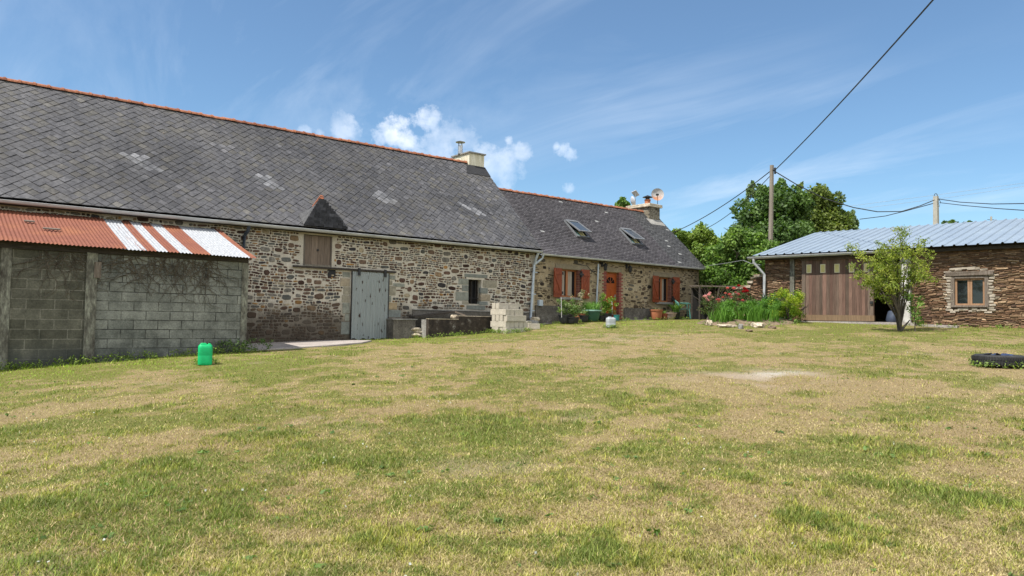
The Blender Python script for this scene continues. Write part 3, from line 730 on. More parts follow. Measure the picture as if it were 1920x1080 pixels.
for k in range(7):                       # slates on the sunlit cheek
    t0,t1=k/7,(k+1)/7
    for r_ in range(5):
        s0,s1=r_/5,(r_+1)/5
        def cp(s,t):
            a=Vector(fl).lerp(Vector((8.62,20.62,4.56)),t); b_=Vector(fa).lerp(Vector(bk),t); return a.lerp(b_,s)+Vector((-.02,-.01,.02))
        g=.05+random.random()*.03; mb.add([cp(s0,t0),cp(s0,t1),cp(s1,t1),cp(s1,t0)],[(0,1,2,3)],(g,g,g*1.02))
mb.build('side_slates',M_SLATE2,dorm)
mb=MB(); mb.tube([Vector(fa)+Vector((0,-.06,.02)),Vector(bk)+Vector((0,0,.02))],[.07,.07],8,(.30,.11,.06)); mb.build('ridge_tile',M_RIDGE,dorm)
# hatch, sliding rail and sheet-iron door
mb=MB(); xx=8.79
for k in range(4):
    g=random.uniform(.8,1.2); mb.box((xx+.003,YA+.015,3.10),(xx+.197,YA+.05,3.95),(.17*g,.13*g,.10*g)); xx+=.2
mb.box((8.74,YA-.01,3.06),(8.79,YA+.065,3.96),(.13,.11,.09)); mb.box((9.59,YA-.01,3.06),(9.63,YA+.065,3.96),(.13,.11,.09)); mb.box((8.79,YA-.012,3.06),(9.59,YA+.066,3.10),(.20,.17,.13))
hatch=mb.build('loft_hatch',M_BARNDOOR,barn)
mb=MB(); mb.box((9.16,YA-.02,3.5),(9.21,YA+.014,3.56)); mb.build('latch',M_IRON,hatch)
mb=MB(); mb.box((8.42,YA-.10,2.985),(11.80,YA-.02,3.04)); rail=mb.build('door_rail',M_DARKWOOD,barn)
mb=MB(); x0,x1,z0,z1=10.30,11.55,.90,2.96
n=60; vs=[]; fs=[]
for i in range(n+1):
    x=x0+(x1-x0)*i/n; y=YA-.075-.013*math.sin(i*2*math.pi/4)
    vs+=[(x,y,z0+.03*math.sin(i*.4)),(x,y,z1)]
for i in range(n): fs.append((2*i,2*i+2,2*i+3,2*i+1))
mb.add(vs,fs); mb.box((x0,YA-.06,z0+.05),(x1,YA-.035,z1-.01)); door=mb.build('sliding_door',M_MDOOR,barn)
for q in ((x0-.02,x0+.012),(x1-.012,x1+.02)): mb=MB(); mb.box((q[0],YA-.075,z0),(q[1],YA-.03,z1)); mb.build('door_edge',M_IRON,door)
for xh in (10.5,11.4):
    mb=MB(); mb.box((xh-.04,YA-.12,2.84),(xh+.04,YA-.088,3.07)); mb.build('hanger',M_IRON,door)
# dressed stones round the door and the little window
def qb(mb,px0,py0,px1,py1,g,proud=.014):
    a=onY(px0,py0); b_=onY(px1,py1); mb=MB(); mb.box((a.x,YA-proud,min(a.z,b_.z)),(b_.x,YA+.12,max(a.z,b_.z)),g,jit=.008); mb.build('dressed_stone',M_QUOIN,barn,bev=.008)
mb=MB(); GQ=[(.22,.225,.19),(.26,.235,.18),(.30,.25,.18),(.18,.19,.17),(.34,.26,.16)]
L_=lambda x,y:(700+x/4.5,420+y/4.5)
for q in [(770,420,962,458,3),(718,460,800,514,0),(750,517,800,569,3),(695,572,800,648,0),(752,651,802,676,1),(925,472,1042,538,1),(903,541,964,589,3),(903,592,985,650,2),(893,653,965,684,3),(785,684,940,724,3)]:
    qb(mb,*L_(q[0],q[1]),*L_(q[2],q[3]),GQ[q[4]])
for q in [(122,432,185,470,0),(122,474,160,515,1),(122,520,186,602,1),(122,606,148,655,0),(118,660,198,722,4),(118,726,228,786,3),(168,498,262,532,0)]:
    qb(mb,*L_(q[0],q[1]),*L_(q[2],q[3]),GQ[q[4]])
L2=lambda x,y:(540+x*220/849,360+y*280/1080)
for q in [(395,578,448,618,0),(378,622,446,682,2),(400,686,446,742,1),(390,744,444,800,1),(395,803,443,880,0),(412,884,442,930,0),(386,938,442,1030,3)]:
    qb(mb,*L2(q[0],q[1]),*L2(q[2],q[3]),GQ[q[4]])
a=onY(745,522)
mb=MB(); p=onY(622,514)
mb.prism([(p.x-.14,YA-.01,p.z+.13),(p.x+.12,YA-.01,p.z+.13),(p.x+.12,YA-.01,p.z-.06),(p.x-.01,YA-.01,p.z-.15),(p.x-.13,YA-.01,p.z-.08)],(0,.05,0)); mb.build('slate_plaque',M_UNDER,barn)
a,b_,c_,d,r_=BWIN
mb=MB(); mb.box((a,YA+r_-.02,c_),(b_,YA+r_+.02,d)); win=mb.build('window',M_DARKIN,barn)
mb=MB()
for k in range(3): mb.tube([(a+.13+k*.14,YA+.16,c_),(a+.13+k*.14,YA+.16,d)],.012,6)
mb.tube([(a,YA+.16,c_+.2),(b_,YA+.16,c_+.2)],.012,6); mb.build('bars',M_IRON,win)
mb=MB(); mb.box((a,YA+.2,c_),(a+.05,YA+.26,d)); mb.box((b_-.05,YA+.2,c_),(b_,YA+.26,d)); mb.box((a+.24,YA+.2,c_),(a+.29,YA+.26,d)); mb.build('frame',M_DARKWOOD,win)
mb=MB(); mb.box((12.48,YA-.05,.7),(BX1-.02,YA+.02,1.835),jit=.01); mb.build('plinth',M_DCONC,barn)
mb=MB(); mb.box((12.48,YA-.075,1.836),(BX1-.02,YA+.01,1.856),jit=.006); mb.build('plinth_coping',M_CONC,barn)
# rainwater pipes
mb=MB(); p=onY(460,428); mb.tube([(p.x,20.2,4.03),(p.x,20.28,3.9),(p.x-.05,20.42,3.75),(p.x-.05,20.42,3.2)],.05,10); mb.build('downpipe',M_DPIPE,barn,smooth=True)
p=onY(1000,478)
mb=MB(); mb.tube([(p.x,20.2,4.03),(p.x,20.3,3.9),(p.x-.02,20.41,3.6),(p.x-.16,20.41,1.62)],.047,10)
mb.tube([(p.x+.24,20.2,3.98),(p.x+.23,20.26,3.84),(p.x,20.4,3.62)],.042,10)
dp=mb.build('downpipe',M_PVC,barn,smooth=True)
for z in (3.3,2.5,1.9): mb=MB(); mb.box((p.x-.16+.07*(z-1.6),20.35,z),(p.x-.03+.07*(z-1.6),20.5,z+.03)); mb.build('bracket',M_PVC,dp)
# barn chimney
mb=MB(); mb.box((17.0,23.86,7.2),(17.75,25.05,8.22)); ch=mb.build('chimney',M_CREAM,barn)
mb=MB(); mb.box((16.95,23.80,8.223),(17.80,25.1,8.275)); mb.build('chimney_cap',M_CONC,ch)
mb=MB(); mb.box((16.985,23.80,7.50),(17.765,24.2,7.66)); mb.add([(16.6,23.45,7.30),(17.8,23.45,7.30),(17.8,23.86,7.74),(16.9,23.86,7.74)],[(0,1,2,3)]); mb.build('lead_flashing',M_UNDER,ch)
mb=MB(); cx,cy=17.0,24.5; mb.lathe([(.10,8.275),(.10,8.62),(.085,8.62),(.085,8.3)],(cx,cy,0),16)
for k in range(4):
    t=k*math.pi/2+.4; mb.box((cx+.09*math.cos(t)-.01,cy+.09*math.sin(t)-.01,8.6),(cx+.09*math.cos(t)+.01,cy+.09*math.sin(t)+.01,8.75))
mb.lathe([(.19,8.74),(.20,8.76),(.0,8.83)],(cx,cy,0),16); mb.build('flue_cowl',M_STEEL,ch,smooth=True)

# ------------------------------------------------------------------ stone house
HX0,HX1=17.68,27.5
house=thing('stone_house','low stone house with red shutters orange door and purple slate roof','house',(22,YA,1.5))
W1=(18.95,19.93,2.47,3.53,.22); W2=(24.57,25.47,2.44,3.51,.22); DR=(21.46,22.22,1.5,3.55,.22)
mb=MB(); panels(mb,HX0,HX1,.8,4.12,[W1,W2,DR],YA+.02,.5); gable_shell(mb,HX0,HX1,.8,YA+.02,26,4.05,23.25,6.6); hw=mb.build('wall',M_HOUSE,house)
mb=MB(); HPAL=[(.035,.027,.02)]*4+[(.085,.06,.04)]*4+[(.15,.11,.07)]*4+[(.20,.155,.10)]*3+[(.12,.105,.085)]*3+[(.26,.21,.14)]*2
rubble(mb,HX0+.03,HX1-.01,2.0,3.95,[(18.6,20.45,2.33,3.75),(24.25,26.0,2.3,3.72),(21.2,22.48,1.3,3.75)],YA+.02,.62,HPAL,.72); rubble(mb,20.0,21.2,1.55,1.99,[],YA+.02,.5,HPAL,.72); rubble(mb,24.45,HX1-.01,1.75,1.99,[],YA+.02,.5,HPAL,.72); merge(hw,mb.build('rubble_facing',M_HSTONE,hw))
HYE,HZE,HYR,HZR=20.28,4.05,23.25,6.80; HA=math.atan2(HZR-HZE,HYR-HYE); HL=math.hypot(HZR-HZE,HYR-HYE)
mb=MB(); roof_body(mb,HX0+.0,HX1+.12,HYE+.05,HZE+.02,HYR,HZR-.05); hroof=mb.build('roof',M_UNDER,house)
HP=roofpt((HYE,HZE),HA)
mb=MB(); rowh=.105; sw=.205; j=0; v=-.03
while v<HL-.02:
    x=HX0-(.5*sw if j%2 else 0)
    while x<HX1+.14:
        a=max(x,HX0)+.007; e=min(x+sw,HX1+.14)-.004
        if e-a>.02:
            w=random.gauss(0,1); g=min(max(.052+.008*w,.03),.11); col=(g*1.07,g*.98,g*1.04)
            f=float(fbm(np.array([x*.4]),np.array([v*.5]),90,3)[0]); col=tuple(c*(.75+.55*f) for c in col)
            if x>25.5: col=(col[0]*.98,col[1]*1.07,col[2]*1.02)
            if random.random()<.004: col=(.26,.26,.25)
            v1=min(v+rowh+.02,HL); jt=random.uniform(-.002,.004)
            top=[HP(a,v,.022+jt),HP(e,v,.022+jt+random.uniform(-.004,.004)),HP(e,v1,.005),HP(a,v1,.005)]; lo=[HP(a,v,.002),HP(e,v,.002)]
            mb.add(top+lo,[(0,1,2,3),(4,5,1,0)],col); ec=.10+.10*random.random(); mb.add([HP(a-.008,v,.004),HP(a,v,.022+jt),HP(a,v1,.005),HP(a-.008,v1,.001)],[(0,1,2,3)],(ec,ec,ec*1.02))  # left edge strip coloured paler than the slate, as if catching the sun
        x+=sw
    v+=rowh; j+=1
mb.build('slate_covering',M_SLATE2,hroof)
mb=MB(); ridge_tiles(mb,HX0,26.75,HYR,HZR+.01,.33,.085); mb.build('ridge',M_RIDGE,hroof)
mb=MB(); half_gutter(mb,HX0+.05,HX1+.3,20.22,4.005,.062); mb.build('gutter',M_ZINC,house,smooth=True)
mb=MB(); mb.box((HX0+.02,20.33,3.93),(HX1+.1,20.36,4.06)); mb.build('fascia',M_DARKWOOD,house); mb=MB(); mb.box((HX0+.02,20.362,4.0),(HX1+.1,20.515,4.03)); mb.build('soffit',M_DARKWOOD,house)
# skylights tilted open at their foot
M_SASH=m_plain('grey_sash',(.14,.145,.15),.55)
def skylight(x0,x1,yt,yb):
    va=(yb-HYE)/math.cos(HA); vb=(yt-HYE)/math.cos(HA)
    mb=MB()
    def bar(u0,u1,w0,w1,h0,h1):
        P=[HP(u,w,h) for h in (h0,h1) for (u,w) in ((u0,w0),(u1,w0),(u1,w1),(u0,w1))]
        mb.add(P,[(3,2,1,0),(4,5,6,7),(0,1,5,4),(1,2,6,5),(2,3,7,6),(3,0,4,7)])
    f=.06
    bar(x0,x0+f,va,vb,0,.075); bar(x1-f,x1,va,vb,0,.075); bar(x0+f,x1-f,va,va+f,0,.073); bar(x0+f,x1-f,vb-f,vb,0,.073)
    s=mb.build('skylight',M_SASH,hroof)
    mb=MB(); bar(x0+f,x1-f,va+f,vb-f,.018,.024); mb.build('reveal',M_DARKIN,s)
    mb=MB(); bar(x0+.30,x1-.14,va+f,va+f+.34,.03,.036); mb.build('blind',M_YELLOW,s)
    mb=MB(); bar(x0+.16,x0+.27,va+f,va+f+.36,.03,.035); mb.build('blind_edge',M_TUBRIM,s)
    # sash hinged at its middle: foot swung out, head swung in
    vm=vb-.06; L=vb-va-.06; th=R(11)
    def SP(u,w,h):
        d=w-vm; return HP(u, vm+d*math.cos(th)+h*math.sin(th)*.0, .085-d*math.sin(th)+h)
    def sb(mb,u0,u1,w0,w1,h0,h1):
        P=[SP(u,w,h) for h in (h0,h1) for (u,w) in ((u0,w0),(u1,w0),(u1,w1),(u0,w1))]
        mb.add(P,[(3,2,1,0),(4,5,6,7),(0,1,5,4),(1,2,6,5),(2,3,7,6),(3,0,4,7)])
    mb=MB(); w0,w1=va+.03,vb-.02
    sb(mb,x0+.02,x0+.08,w0,w1,0,.045); sb(mb,x1-.08,x1-.02,w0,w1,0,.045); sb(mb,x0+.08,x1-.08,w0,w0+.06,0,.043); sb(mb,x0+.08,x1-.08,w1-.12,w1,0,.05)
    sa=mb.build('sash',M_SASH,s)
    mb=MB(); sb(mb,x0+.08,x1-.08,w0+.06,w1-.12,.015,.03); mb.build('pane',M_SKYGL,s)
skylight(20.44,21.16,21.98,21.20); skylight(23.66,24.38,21.93,21.15)
# windows, shutters, door
def hwindow(Wd, blind):
    a,b_,c_,d,r_=Wd; Y=YA+.02+r_-.07
    mb=MB(); f=.055; m_=(a+b_)/2
    mb.box((a,Y,c_),(a+f,Y+.06,d)); mb.box((b_-f,Y,c_),(b_,Y+.06,d)); mb.box((a+f,Y,c_),(b_-f,Y+.058,c_+f)); mb.box((a+f,Y,d-f),(b_-f,Y+.058,d)); mb.box((m_-.05,Y-.012,c_+f),(m_+.05,Y+.055,d-f))
    w=mb.build('window',M_FRAMEW,house)
    for (u0,u1) in ((a+f,m_-.05),(m_+.05,b_-f)):
        mb=MB(); mb.box((u0,Y+.025,c_+f),(u1,Y+.035,d-f)); mb.build('pane',M_GLASS,w)
    for (u0,u1) in blind:
        mb=MB(); n=14; vs=[]
        for i in range(n+1):
            x=u0+(u1-u0)*i/n; y=Y+.022-.004*(1+math.sin(i*1.9)); vs+=[(x,y,c_+f+.01),(x,y,d-f-.01)]
        mb.add(vs,[(2*i,2*i+2,2*i+3,2*i+1) for i in range(n)])
        mb.build('curtain',M_CURT,w,smooth=True)
    mb=MB(); mb.box((a-.12,YA-.10,c_-.10),(b_+.06,YA+.14,c_-.012)); mb.build('sill',M_CONC,w)
    mb=MB(); mb.box((a-.25,YA-.006,d+.012),(b_+.55,YA+.05,d+.19),jit=.006); mb.build('lintel',M_QB,w)
    mb=MB(); z=c_; k=0
    ml=MB()
    while z<d-.03:
        l=.17 if k%2 else .10
        g=random.uniform(.75,1.25); mb.box((b_-.008,YA+.015,z+.006),(b_+l,YA+.02+r_-.08,z+.058),(.20*g,.07*g,.055*g)); 
        ml.box((a-l*.6,YA+.012,z+.006),(a+.008,YA+.02+r_-.08,z+.058),(.20*g,.07*g,.055*g)); z+=.066; k+=1
    mb.build('brick_jamb',M_BRICK,w); ml.build('brick_jamb',M_BRICK,w)
    return w
M_QB = m_noise('ochre_lintel',[(.3,(.20,.165,.11)),(.7,(.30,.25,.17))],4,rough=.9,bmp=.3,fine=6)
hwindow(W1,[(19.0,19.33),(19.5,19.72)]); hwindow(W2,[(25.08,25.22)])
def shutter(x0,x1,z0,z1,hinge,flip,ang=0):
    mb=MB(); n=4; w=(x1-x0)/n; Y=YA-.10
    for k in range(n): mb.box((x0+k*w+.003,Y,z0),(x0+(k+1)*w-.003,Y+.028,z1))
    hx=x1 if hinge=='r' else x0; 
    Mx=Matrix.Translation((hx,Y,0))@Matrix.Rotation(ang,4,'Z')@Matrix.Translation((-hx,-Y,0))
    s=mb.xf(Mx).build('shutter',M_REDPAINT,house)
    mb=MB()
    for z in (z0+.13,z1-.24): mb.box((x0+.01,Y-.022,z),(x1-.01,Y-.001,z+.10))
    a,b_=((x0+.03,z1-.24),(x1-.06,z0+.23)) if not flip else ((x1-.03,z1-.24),(x0+.06,z0+.23))
    mb.prism([(a[0]-.035,Y-.02,a[1]),(a[0]+.055,Y-.02,a[1]),(b_[0]+.035,Y-.02,b_[1]),(b_[0]-.055,Y-.02,b_[1])],(0,.019,0)); mb.xf(Mx).build('brace',M_REDPAINT,s)
    for z in (z0+.16,z1-.21):
        mb=MB()
        if hinge=='r': mb.box((x1-.03,Y-.03,z-.03),(x1+.05,Y-.022,z+.07))
        else: mb.box((x0-.14,Y-.03,z-.02),(x0+.10,Y-.0225,z+.05)); mb.box((x0-.03,Y-.028,z-.09),(x0+.03,Y+.03,z+.13))
        mb.xf(Mx).build('hinge',M_IRON,s)
shutter(18.47,18.95,2.44,3.54,'r',False,R(9)); shutter(19.97,20.42,2.44,3.56,'l',True); shutter(24.10,24.57,2.41,3.53,'r',False,R(9)); shutter(25.52,25.98,2.41,3.54,'l',True)
mb=MB(); a,b_,c_,d,r_=DR; Y=YA+.02+r_-.08
mb.box((a+.03,Y,1.62),(b_-.03,Y+.05,d-.03)); dr=mb.build('front_door',M_DOORP,house)
mb=MB()
for (u0,u1,v0,v1) in ((.10,.34,.15,.75),(.38,.62,.15,.75),(.10,.34,.85,1.25),(.38,.62,.85,1.25)):
    mb.box((a+.03+u0,Y-.012,1.62+v0),(a+.03+u1,Y-.001,1.62+v1))
mb.build('door_panel',M_DOORP,dr,bev=.01)
mb=MB(); cx=(a+b_)/2; pts=[(cx+.24*math.cos(t),Y-.012,3.12+.24*math.sin(t)) for t in [math.pi*i/14 for i in range(15)]]; mb.prism(pts,(0,.011,0)); fl_=mb.build('fanlight',M_GLASS,dr)
mb=MB()
for t in (.25,.5,.75): mb.prism([(cx-.012,Y-.02,3.12),(cx+.012,Y-.02,3.12),(cx+.24*math.cos(math.pi*t)+.012,Y-.02,3.12+.24*math.sin(math.pi*t)),(cx+.24*math.cos(math.pi*t)-.012,Y-.02,3.12+.24*math.sin(math.pi*t))],(0,.007,0))
mb.build('glazing_bar',M_DOORP,fl_)
mb=MB(); mb.box((b_-.12,Y-.03,2.42),(b_-.07,Y-.002,2.66)); mb.tube([(b_-.10,Y-.045,2.58),(b_-.21,Y-.045,2.58)],.011,6); mb.build('handle',M_STEEL,dr)
mb=MB(); mb.box((a,Y-.01,1.58),(a+.03,Y+.06,d)); mb.box((b_-.03,Y-.01,1.58),(b_,Y+.06,d)); mb.box((a+.03,Y-.012,d-.03),(b_-.03,Y+.058,d)); mb.build('door_frame',M_FRAMEW,house)
mb=MB(); ml=MB(); z=1.6; k=0
while z<3.52:
    g=random.uniform(.75,1.3); l=.22 if k%2 else .12; c_=(.21*g,.062*g,.05*g)
    ml.box((a-l,YA+.004,z+.006),(a+.012,YA+.16,z+.06),c_); mb.box((b_-.012,YA+.004,z+.006),(b_+l,YA+.16,z+.06),c_); z+=.068; k+=1
mb.build('brick_jamb',M_BRICK,house); ml.build('brick_jamb',M_BRICK,house)
mb=MB(); mb.box((a-.1,YA-.008,3.565),(b_+.12,YA+.2,3.72),jit=.004); mb.build('door_lintel',M_QB,house)
mb=MB(); mb.box((17.72,YA-.028,1.0),(19.9,YA+.03,2.12),jit=.012); mb.build('render_skirting',M_DCONC,house); mb=MB(); mb.box((22.5,YA-.03,1.3),(24.4,YA+.03,2.13),jit=.012); mb.build('render_skirting',M_DCONC,house)
mb=MB(); mb.tube([(20.93,20.44,3.83),(20.82,20.44,1.6)],.032,8); mb.build('conduit',M_PVC,house,smooth=True)
mb=MB(); mb.tube([(20.9,20.48,3.4),(20.6,20.49,3.55),(20.35,20.49,3.72),(19.6,20.49,3.78)],.012,6); mb.build('wall_cable',M_CABLE,house)
mb=MB(); p=onY(1011,568); mb.box((p.x-.09,20.38,p.z-.11),(p.x+.09,20.515,p.z+.11)); mb.build('meter_box',M_PVC,house,bev=.01)
def lantern(px,py):
    p=onY(px,py); mb=MB(); mb.box((p.x-.05,20.485,p.z-.02),(p.x+.05,20.515,p.z+.16)); mb.tube([(p.x,20.48,p.z+.1),(p.x,20.40,p.z+.17),(p.x,20.32,p.z+.10)],.014,6)
    mb.lathe([(.03,.10),(.10,.03),(.085,.02),(.06,-.16),(.03,-.19)],(p.x,20.32,p.z),6); l=mb.build('wall_lantern',M_IRON,house)
    mb=MB(); mb.lathe([(.055,-.13),(.078,.0)],(p.x,20.32,p.z),12); mb.build('lantern_glass',M_GLASS,l)
lantern(1129,499); lantern(1175,503)
# house chimney
mb=MB(); mb.box((26.72,22.80,5.9),(27.48,24.15,7.02),jit=.01); ch=mb.build('chimney',M_CHIMST,house)
mb=MB(); mb.box((26.64,22.72,7.022),(27.57,24.22,7.16),jit=.02); mb.build('chimney_cap',M_ROCK,ch,bev=.02)
mb=MB(); mb.lathe([(.15,7.16),(.13,7.36),(.15,7.36),(.15,7.42)],(27.05,23.2,0),16); mb.build('chimney_pot',M_TERRA,ch,smooth=True)
mb=MB(); mb.lathe([(.10,7.42),(.10,7.50),(.24,7.52),(.24,7.54),(.0,7.64)],(27.05,23.2,0),16); mb.build('flue_cowl',M_IRON,ch,smooth=True)
mb=MB(); mb.add([(26.5,22.5,HZE+(22.5-HYE)*(HZR-HZE)/(HYR-HYE)+.03),(27.55,22.5,HZE+(22.5-HYE)*(HZR-HZE)/(HYR-HYE)+.03),(27.55,22.82,HZE+(22.82-HYE)*(HZR-HZE)/(HYR-HYE)+.04),(26.5,22.82,HZE+(22.82-HYE)*(HZR-HZE)/(HYR-HYE)+.04)],[(0,1,2,3)]); mb.build('mortar_flashing',M_CONC,ch)
# dishes on the chimney
def dish(name,label,c,nrm,r,mat,arm):
    t=thing(name,label,'satellite dish',c); nz=Vector(nrm).normalized(); M=Matrix.Translation(Vector(c))@nz.to_track_quat('Z','Y').to_matrix().to_4x4()
    mb=MB(); mb.lathe([(0,-.09),(r*.4,-.075),(r*.75,-.04),(r,.0),(r*1.02,.005),(r*.99,-.012),(r*.75,-.055),(r*.4,-.09),(0,-.105)],n=28,M=M); mb.build('reflector',mat,t,smooth=True)
    mb=MB(); 
    for q in arm: mb.tube([Vector(p) for p in q],.016,6)
    mb.build('mast',M_DPIPE,t); return t
c=at(1233,365,30.2); c=Vector((27.72,c.y,c.z)); c=Vector((27.66,23.05,0)); dd=ray(1233,364.5); s_=27.66/dd.x; c=dd*s_+Vector((0,0,EYE))
t=dish('satellite_dish','rust stained satellite dish on a mast right of the chimney',c,(-.62,-.74,.12),.30,M_RDISH,[[c+Vector((.05,.06,0)),c+Vector((.10,.08,-.28)),c+Vector((.10,.08,-1.02))],[c+Vector((.10,.08,-.55)),c+Vector((-.16,.1,-.55))],[c+Vector((.10,.08,-1.0)),c+Vector((-.16,.1,-1.0))]])
mb=MB(); f=c+Vector((-.40,-.32,-.10)); mb.tube([c+Vector((0,-.02,-.28)),f],.012,6); mb.box(f-Vector((.05,.05,.04)),f+Vector((.05,.05,.04))); mb.build('feed_arm',M_IRON,t)
c=onY(1187,377,24.0)
t=dish('satellite_dish','plain grey satellite dish behind the left end of the chimney',c,(.80,-.40,.25),.24,M_DISH,[[c+Vector((0,.05,0)),c+Vector((.05,.05,-.35))]])
c=onY(1191.5,363,24.05); t=thing('aerial_panel','flat grey panel aerial tilted on a thin pole beside the chimney','antenna',c)
M=Matrix.Translation(c)@Matrix.Rotation(R(38),4,'Y')@Matrix.Rotation(R(-25),4,'X'); mb=MB(); mb.box((-.17,-.13,-.015),(.17,.13,.015),M=M); mb.build('panel',M_DISH,t)
mb=MB(); mb.tube([c,c+Vector((0,0,-.55))],.018,6); mb.build('pole',M_STEEL,t)

# ------------------------------------------------------------------ block-built lean-to shed with corrugated roof
shed=thing('lean_to_shed','concrete block lean to with rust red and white striped corrugated roof','shed',(3,17.85,.4))
SY=17.85; SX=6.17
mb=MB(); mb.box((-3,SY,-.2),(2.95,SY+.2,2.92)); mb.build('wall',M_BW_DARK,shed)
mb=MB(); mb.box((2.95,SY+.003,-.2),(SX,SY+.2,2.90)); mb.build('wall',M_BW_LIGHT,shed)['label']='paler grey block wall of the right bay'
mb=MB(); mb.box((SX-.2,SY+.203,-.2),(SX-.003,YA-.003,2.86)); mb.build('side_wall',M_BW_LIGHT,shed)
for px,w in ((9,.20),(171,.21)):
    p=onY(px,560,SY-.06); mb=MB(); mb.box((p.x-w/2,SY-.06,-.1),(p.x+w/2,SY-.003,2.86),jit=.012); mb.build('post',M_POST,shed,bev=.015)
mb=MB(); mb.box((SX-.09,SY-.03,.2),(SX+.06,SY-.001,2.84),jit=.008); mb.build('post',M_POST,shed,bev=.012)
mb=MB(); mb.box((-3,SY-.06,2.84),(SX+.05,SY+.1,3.0),jit=.01); mb.build('beam',M_DARKWOOD,shed)
mb=MB(); p=onY(183,506,SY-.09); mb.box((p.x-.06,SY-.09,p.z-.17),(p.x+.07,SY-.062,p.z+.17)); mb.build('wooden_plate',M_GREYWOOD,shed)
EY,EZ,TY,TZ = 17.53,2.95,20.44,3.885
def stripx(px): return onY(px,412+(px-180)*.083,20.44).x
strips=[(stripx(a),k) for a,k in ((0,1),(180,0.05),(206,.30),(227,.85),(242,0.0),(261,1.0),(280,0.05),(302,.95),(334,.18),(345,.0),(403,.9))]
def sheet(x0,x1,rustfix,dz,sag):
    mb=MB(); st=.076/6; n=int((x1-x0)/st); rows=7; vs=[]; 
    for i in range(n+1):
        x=x0+i*st
        for r_ in range(rows):
            t=r_/(rows-1); xo=0
            vs.append((x, EY+(TY-EY)*t, EZ+(TZ-EZ)*t+dz+.0095*math.cos(2*math.pi*x/.076)-sag*math.sin(math.pi*t)+.006*math.sin(x*1.7+t*2)))
    o=len(mb.v); mb.v+=vs
    for i in range(n):
        x=x0+(i+.5)*st
        if rustfix is None: k=[q for a,q in strips if a<=x+.01][-1]
        else: k=rustfix
        for r_ in range(rows-1):
            mb.f.append((i*rows+r_,(i+1)*rows+r_,(i+1)*rows+r_+1,i*rows+r_+1)); mb.c.append((k,k,k))
    return mb
mb=sheet(-3,3.50,1.0,.018,.015); rs=mb.build('roof_sheet',M_SHEDROOF,shed,smooth=True); rs['label']='fully rusted corrugated roof sheets'
mb=sheet(3.40,6.32,None,0,.015); rs=mb.build('roof_sheet',M_SHEDROOF,shed,smooth=True); rs['label']='corrugated roof sheets striped rust and white'
for (px,py,l,lab) in ((55,416.5,.20,'small grey broken board lying high on the rusty shed roof'),(97,429,.33,'longer grey broken board lying on the rusty shed roof')):
    t_=.62 if py<420 else .42
    y=EY+(TY-EY)*t_; p=onY(px,py,y); z=EZ+(TZ-EZ)*t_+.032
    s=math.atan2(TZ-EZ,TY-EY); M=Matrix.Translation((p.x,y,z))@Matrix.Rotation(s,4,'X')
    mb=MB(); mb.prism([M@Vector(q) for q in ((-l/2,-.04,0),(-l*.1,-.05,0),(l/2,-.035,0),(l*.46,.035,0),(0,.045,0),(-l/2,.03,0))],M.to_3x3()@Vector((0,0,.025)),(1,1,1))
    o=mb.build('broken_board',M_GREYWOOD); tag(o,lab,'board')
    # put its origin at the board
    o.location=(p.x,y,z); 
    for v in o.data.vertices: v.co-=Vector((p.x,y,z))
# dead creeper on the wall
mb=MB()
for k in range(170):
    x=random.uniform(3.0,5.9)*.8+random.uniform(2.6,5.4)*.2 if k%4 else random.uniform(1.9,2.9); z=2.86-random.random()**2*.3; y=SY-.012; pts=[(x,y,z)]; a=random.uniform(-2.4,-.7)
    for i in range(random.randint(5,13)):
        a+=random.gauss(0,.45); a=max(-2.9,min(-.25,a)); x+=.09*math.cos(a); z+=.085*math.sin(a); pts.append((min(x,6.0),y-random.random()*.012,z))
    mb.tube(pts,[.0065*(1-.6*i/len(pts)) for i in range(len(pts))],4)
o=mb.build('dead_creeper',M_BARK); tag(o,'leafless climbing plant stems on the upper block wall of the shed','climbing plant')

# ------------------------------------------------------------------ right outbuilding (local x = to the viewer's right along its front, y = into the building)
OB = Vector((25.29,14.26,0)); DBX = Vector((.12,-.9928,0)).normalized(); ROTB=math.atan2(DBX.y,DBX.x)
LB = Matrix.Translation(OB)@Matrix.Rotation(ROTB,4,'Z'); LBI=LB.inverted()
def hitB(px,py,off=0):
    d=ray(px,py); n=LB.to_3x3()@Vector((0,1,0)); t=((OB+n*off).dot(n))/(d.x*n.x+d.y*n.y); return LBI@Vector((d.x*t,d.y*t,d.z*t+EYE))
outb=thing('stone_outbuilding','brown schist outbuilding with ribbed blue grey metal roof and plank door','outbuilding',(OB.x,OB.y,1.6),ROTB)
def bB(mb,name,mat,parent=None,**k): return mb.xf(LB).build(name,mat,parent or outb,**k)
BL,BR=-1.48,9.6
M_MORT=m_noise('earth_mortar',[(.3,(.075,.05,.032)),(.7,(.15,.105,.068))],14,rough=1,bmp=.6)
M_SCHIST=m_attr('schist',.9,13,.55,1.35,.8,.2,stretch=(1,1,2.5))
WINB=(4.80,5.83,2.23,3.27)
mb=MB()
mb.box((BL,.05,1.0),(0.0,.5,4.1)); mb.box((3.62,.05,1.0),(WINB[0],.5,4.12)); mb.box((WINB[1],.05,1.0),(BR,.5,4.12)); mb.box((WINB[0],.05,1.0),(WINB[1],.5,WINB[2])); mb.box((WINB[0],.05,WINB[3]),(WINB[1],.5,4.12))
mb.box((BL,.5,1.0),(BL+.4,5.5,4.1)); mb.box((BR-.4,.5,1.0),(BR,5.5,4.1)); mb.box((BL,5.5,1.0),(BR,5.9,5.3))
for x in (BL,BR-.4): mb.prism([(x,.5,4.1),(x,5.5,4.1),(x,5.5,5.3)],(.4,0,0))
bw=bB(mb,'wall',M_MORT)
